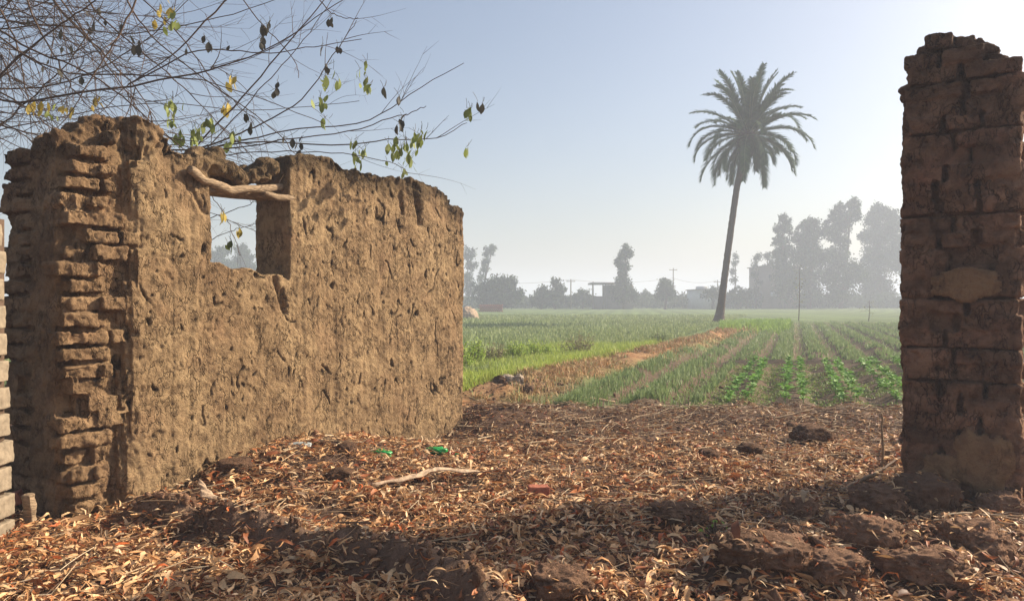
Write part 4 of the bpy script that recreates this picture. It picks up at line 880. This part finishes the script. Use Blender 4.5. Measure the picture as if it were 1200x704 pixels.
for k, (a, b_, c_) in enumerate([((-6.5, 8.0, 4.3), (-5.6, 7.6, 5.3), (-4.2, 7.4, 6.0)), ((-6.9, 8.2, 4.6), (-6.4, 8.6, 5.8), (-5.4, 9.0, 6.6)), ((-6.5, 8.2, 3.9), (-6.35, 8.4, 4.4), (-6.25, 8.6, 4.9)), ((-6.5, 8.0, 3.5), (-6.2, 7.9, 3.6), (-6.0, 7.9, 3.6))]):
    p = pol([trk[-1], a, b_, c_], 16); v, f = tube(p, np.linspace(.085, .028, 16), 8); mk('limb', v, f, M_BARK, bt, True); limbs.append(p)
BR = MB(); twr = random.Random(21); tips = []; TC_ = 0
def twig(p0, d, L, r, lvl, zz=None):
    global TC_
    n = max(4, int(L/.10)+2); p = [np.array(p0)]; d = np.array(d)/np.linalg.norm(d); w = np.array([twr.gauss(0, 1), twr.gauss(0, 1)*.5, twr.gauss(0, 1)-.15]); 
    for k in range(n-1):
        d = d+w*.045+np.array([twr.gauss(0, 1), twr.gauss(0, 1), twr.gauss(0, 1)])*.035; d /= np.linalg.norm(d); p.append(p[-1]+d*L/(n-1))
    p = np.array(p); rr_ = r*(1-.75*np.linspace(0, 1, n)); v, f = tube(p, rr_, 4 if r < .005 else 5, False); BR.add(v, f); TC_ += 1; tips.append(p[-1]); kids(p, L, r, lvl)
def kids(p, L, r, lvl, dens=1.):
    if lvl <= 0: return
    nk = int(L*(4.2 if lvl > 1 else 4.5)*dens+twr.random())
    for q in range(nk):
        i_ = twr.randrange(1, len(p)); t = p[i_]-p[i_-1]; t = t/np.linalg.norm(t); s = np.array([twr.gauss(0, 1), twr.gauss(0, .7), twr.gauss(0, 1)]); s -= t*(s@t); s /= np.linalg.norm(s)+1e-6
        a = twr.uniform(.35, .8); twig(p[i_], t*math.cos(a)+s*math.sin(a), L*twr.uniform(.22, .55)*(1 if lvl > 1 else .8), r*.55, lvl-1)
def main(pts, r0=.010, r1=.0025, lvl=2, Z=(7.2, 7.2), dens=1.):
    zz = np.linspace(Z[0], Z[1], len(pts)); pts3 = [P(a, b_, z) for (a, b_), z in zip(pts, zz)]; n = 24; p = pol(pts3, n); p += np.array([[twr.gauss(0, .006), twr.gauss(0, .006), twr.gauss(0, .006)] for _ in range(n)])
    v, f = tube(p, np.linspace(r0, r1, n), 6, False); BR.add(v, f); L = np.linalg.norm(np.diff(p, axis=0), axis=1).sum(); kids(p, min(L*.75, 1.5 if pts[-1][0] > 330 else 9), r0*.7, lvl, dens)
M1 = [([(-120, 60), (0, 117), (75, 112), (200, 92), (265, 76), (330, 48), (410, -5)], .011), ([(20, -90), (62, 0), (120, 62), (160, 105), (188, 150)], .015), ([(60, -80), (110, 10), (190, 80), (240, 128), (285, 180)], .010),
      ([(30, -60), (100, 40), (150, 110), (165, 145)], .009), ([(330, -60), (265, 0), (205, 62), (150, 100), (110, 140)], .009), ([(-60, 150), (30, 60), (100, 10), (150, -30)], .012), ([(-80, -20), (20, 50), (110, 90), (180, 145), (235, 195)], .011),
      ([(120, 175), (200, 178), (300, 167), (400, 170), (460, 163), (512, 162), (547, 143)], .009), ([(120, 195), (230, 178), (330, 155), (430, 141), (485, 108), (543, 73)], .008), ([(190, 190), (260, 165), (300, 148), (352, 118), (392, 62), (418, 25)], .009),
      ([(310, -60), (365, -10), (385, 12), (400, 20), (420, 22)], .006), ([(200, 200), (270, 130), (330, 60), (380, 0), (400, -40)], .008), ([(150, 100), (230, 60), (300, 62), (360, 56), (425, 46)], .006), ([(-50, 10), (60, 80), (160, 88), (260, 100), (380, 145)], .008),
      ([(230, 190), (300, 110), (352, 52), (395, -10)], .006), ([(-60, 200), (20, 130), (90, 60), (130, -20)], .010), ([(-60, 80), (20, 120), (60, 150), (110, 185)], .010), ([(-40, -50), (10, 30), (30, 100), (40, 180)], .010),
      ([(0, -60), (60, 60), (90, 110), (130, 150)], .009), ([(120, -60), (160, 20), (215, 75), (320, 150), (350, 190)], .008), ([(180, -60), (150, 20), (110, 90), (60, 160)], .009), ([(-80, 40), (60, 30), (150, 40), (260, 20), (350, -10)], .009),
      ([(-80, 100), (60, 100), (160, 55), (240, -20)], .009), ([(250, -50), (300, 20), (345, 70), (350, 92)], .006), ([(100, -60), (200, 30), (250, 95), (310, 150)], .007), ([(180, 195), (280, 180), (380, 178), (450, 188), (480, 203)], .005),
      ([(160, 190), (280, 172), (400, 155), (470, 135), (500, 125)], .006), ([(-80, 170), (60, 140), (180, 120), (300, 130), (420, 118)], .006), ([(-60, 130), (80, 165), (200, 170), (250, 175)], .008),
      ([(-40, 0), (40, 20), (120, 80), (170, 130)], .008), ([(200, 265), (235, 258), (262, 250), (290, 240), (300, 235)], .005), ([(220, 300), (260, 275), (300, 262)], .004), ([(240, 220), (262, 250), (275, 280), (282, 300)], .004), ([(180, 230), (240, 246), (300, 272)], .004)]
for k, (pts, r) in enumerate(M1):
    Zq = 6.6+(k*37 % 20)/20*2.2 if pts[0][1] < 215 else 8.0
    if k in (7, 8, 9): Zq = 7.8
    main(pts, r*1.2, .003, 2, (Zq+.3, Zq), 1.0 if pts[-1][0] < 330 else .5)
for k in range(34):      # the dense left side: finer crossing shoots growing from the limbs
    l = limbs[k % 4]; s = l[twr.randrange(4, 16)]; tgt = P(twr.uniform(-40, 230), twr.uniform(-60, 165), twr.uniform(6.8, 9.)); d = tgt-s; L = np.linalg.norm(d)*twr.uniform(.9, 1.3); twig(s, d, min(L, 3.2), .008, 2)
print('twigs', TC_); BR.build('branches', M_TWIG, bt, False)
LP = []
for (px, py, n_, sp, c) in [(380, 100, 5, 7, 0), (379, 125, 6, 7, 0), (381, 143, 3, 4, 0), (429, 76, 2, 5, 0), (425, 88, 2, 5, 0), (431, 103, 5, 6, 0), (452, 109, 2, 3, 2), (468, 117, 1, 2, 2), (396, 100, 1, 3, 0), (475, 175, 9, 13, 0), (490, 165, 8, 10, 0), (462, 180, 8, 9, 0), (480, 195, 5, 9, 0),
      (470, 150, 4, 8, 2), (552, 135, 5, 6, 0), (563, 126, 2, 3, 2), (547, 178, 1, 2, 0), (264, 128, 5, 6, 1), (272, 98, 4, 7, 1), (202, 125, 7, 9, 0), (200, 145, 5, 6, 0), (232, 160, 10, 11, 0), (45, 130, 6, 9, 1), (80, 128, 4, 7, 1), (62, 135, 3, 6, 0), (115, 122, 4, 7, 1),
      (422, 182, 8, 9, 0), (415, 168, 3, 6, 0), (315, 30, 2, 4, 2), (308, 52, 3, 4, 2), (306, 38, 2, 3, 2), (386, 28, 2, 3, 2), (378, 60, 1, 3, 2), (384, 80, 2, 3, 2), (396, 58, 1, 3, 2), (195, 20, 7, 12, 1), (200, 30, 5, 10, 0), (245, 150, 6, 10, 0), (275, 165, 5, 10, 0), (290, 150, 3, 8, 2), (210, 160, 5, 9, 0),
      (262, 255, 3, 4, 1), (270, 288, 3, 5, 0), (282, 272, 2, 5, 1), (325, 105, 2, 6, 2), (160, 60, 4, 14, 2), (60, 60, 6, 30, 2), (120, 30, 5, 24, 2), (240, 60, 3, 20, 2), (350, 165, 4, 12, 2)]:
    for q in range(int(n_*1.5+.5)): LP.append((px+twr.gauss(0, sp*.5), py+twr.gauss(0, sp*.6), c))
n = len(LP); pts = np.array([P(a, b_, 7.5+twr.uniform(-.25, .35)) for a, b_, c in LP]); cc = np.array([c for _, _, c in LP])
LC = np.array([[.20, .24, .05], [.46, .34, .06], [.05, .045, .03]])[cc]*RNG.uniform(.7, 1.25, (n, 1)); L = RNG.uniform(.06, .125, n)
v, f, c = leaves_mesh(pts[:, 0], pts[:, 1], pts[:, 2], L, L*.55, RNG.uniform(0, 6.28, n), RNG.normal(1.35, .35, n), RNG.normal(0, .8, n), RNG.normal(0, .15, n), RNG.uniform(0, .4, n), LC)
vs_, fs_, cs_, o_ = [v], [f], [c], len(v)
for p_, l_ in zip(pts, L):
    a_ = p_+[0, 0, l_*.5]; b_ = a_+[twr.gauss(0, .035), twr.gauss(0, .03), twr.uniform(.03, .09)]; tv, tf = tube([a_, (a_+b_)/2+[.006, 0, 0], b_], .0022, 3, False); vs_.append(tv); fs_.append(tf+o_); cs_.append(np.tile([.12, .09, .04], (len(tv), 1))); o_ += len(tv)
mk('leaves', np.vstack(vs_), np.vstack(fs_), M_GRASS, bt, False, np.vstack(cs_))

# ------------------------------------------------------------------ haze, sky, sun, camera
hv, hf = box([0, 0, 11.0], X_, Y_, Z_, 3400, 3400, 25.0)
hm = bpy.data.materials.new('haze'); hm.use_nodes = True; nt = hm.node_tree; nt.nodes.clear(); out = nt.nodes.new('ShaderNodeOutputMaterial'); pv = nt.nodes.new('ShaderNodeVolumePrincipled')
pv.inputs['Density'].default_value = .0035; pv.inputs['Color'].default_value = (.78, .85, 1.0, 1); pv.inputs['Anisotropy'].default_value = .15; nt.links.new(pv.outputs[0], out.inputs['Volume'])
setp(mk('haze', hv, hf, hm), 'pale morning haze lying over the fields', 'haze', kind='stuff')

SUN_AZ, SUN_EL = 68., 32.
sun = bpy.data.lights.new('sun', 'SUN'); sun.energy = 5.0; sun.angle = R(.6); sun.color = (1., .86, .68); so = bpy.data.objects.new('sun', sun); COL.objects.link(so)
sd = Vector((math.sin(R(SUN_AZ))*math.cos(R(SUN_EL)), math.cos(R(SUN_AZ))*math.cos(R(SUN_EL)), math.sin(R(SUN_EL)))); so.rotation_euler = sd.to_track_quat('Z', 'Y').to_euler(); so.location = (20, 10, 30)
w = bpy.data.worlds.new('World'); SC.world = w; w.use_nodes = True; nt = w.node_tree; sk = nt.nodes.new('ShaderNodeTexSky'); sk.sky_type = 'NISHITA'; sk.sun_disc = False; sk.sun_elevation = R(SUN_EL); sk.sun_rotation = R(SUN_AZ)
sk.air_density = 1.0; sk.dust_density = 3.0; sk.ozone_density = 1.0; sk.altitude = 0
nt.links.new(sk.outputs[0], nt.nodes['Background'].inputs[0]); nt.nodes['Background'].inputs[1].default_value = .08
cam = bpy.data.cameras.new('camera'); cam.sensor_width = 36; cam.lens = 36*F/1200; cam.clip_end = 5000; cam.clip_start = .05
co = bpy.data.objects.new('camera', cam); COL.objects.link(co); co.location = (0, 0, CH); co.rotation_euler = (R(90), 0, 0); SC.camera = co
SC.view_settings.view_transform = 'Standard'; SC.view_settings.look = 'None'; SC.view_settings.exposure = .88; SC.view_settings.gamma = 1
SC.cycles.use_denoising = True; SC.cycles.max_bounces = 6; SC.cycles.diffuse_bounces = 3; SC.cycles.volume_bounces = 1; SC.cycles.transparent_max_bounces = 8; SC.cycles.sample_clamp_indirect = 6
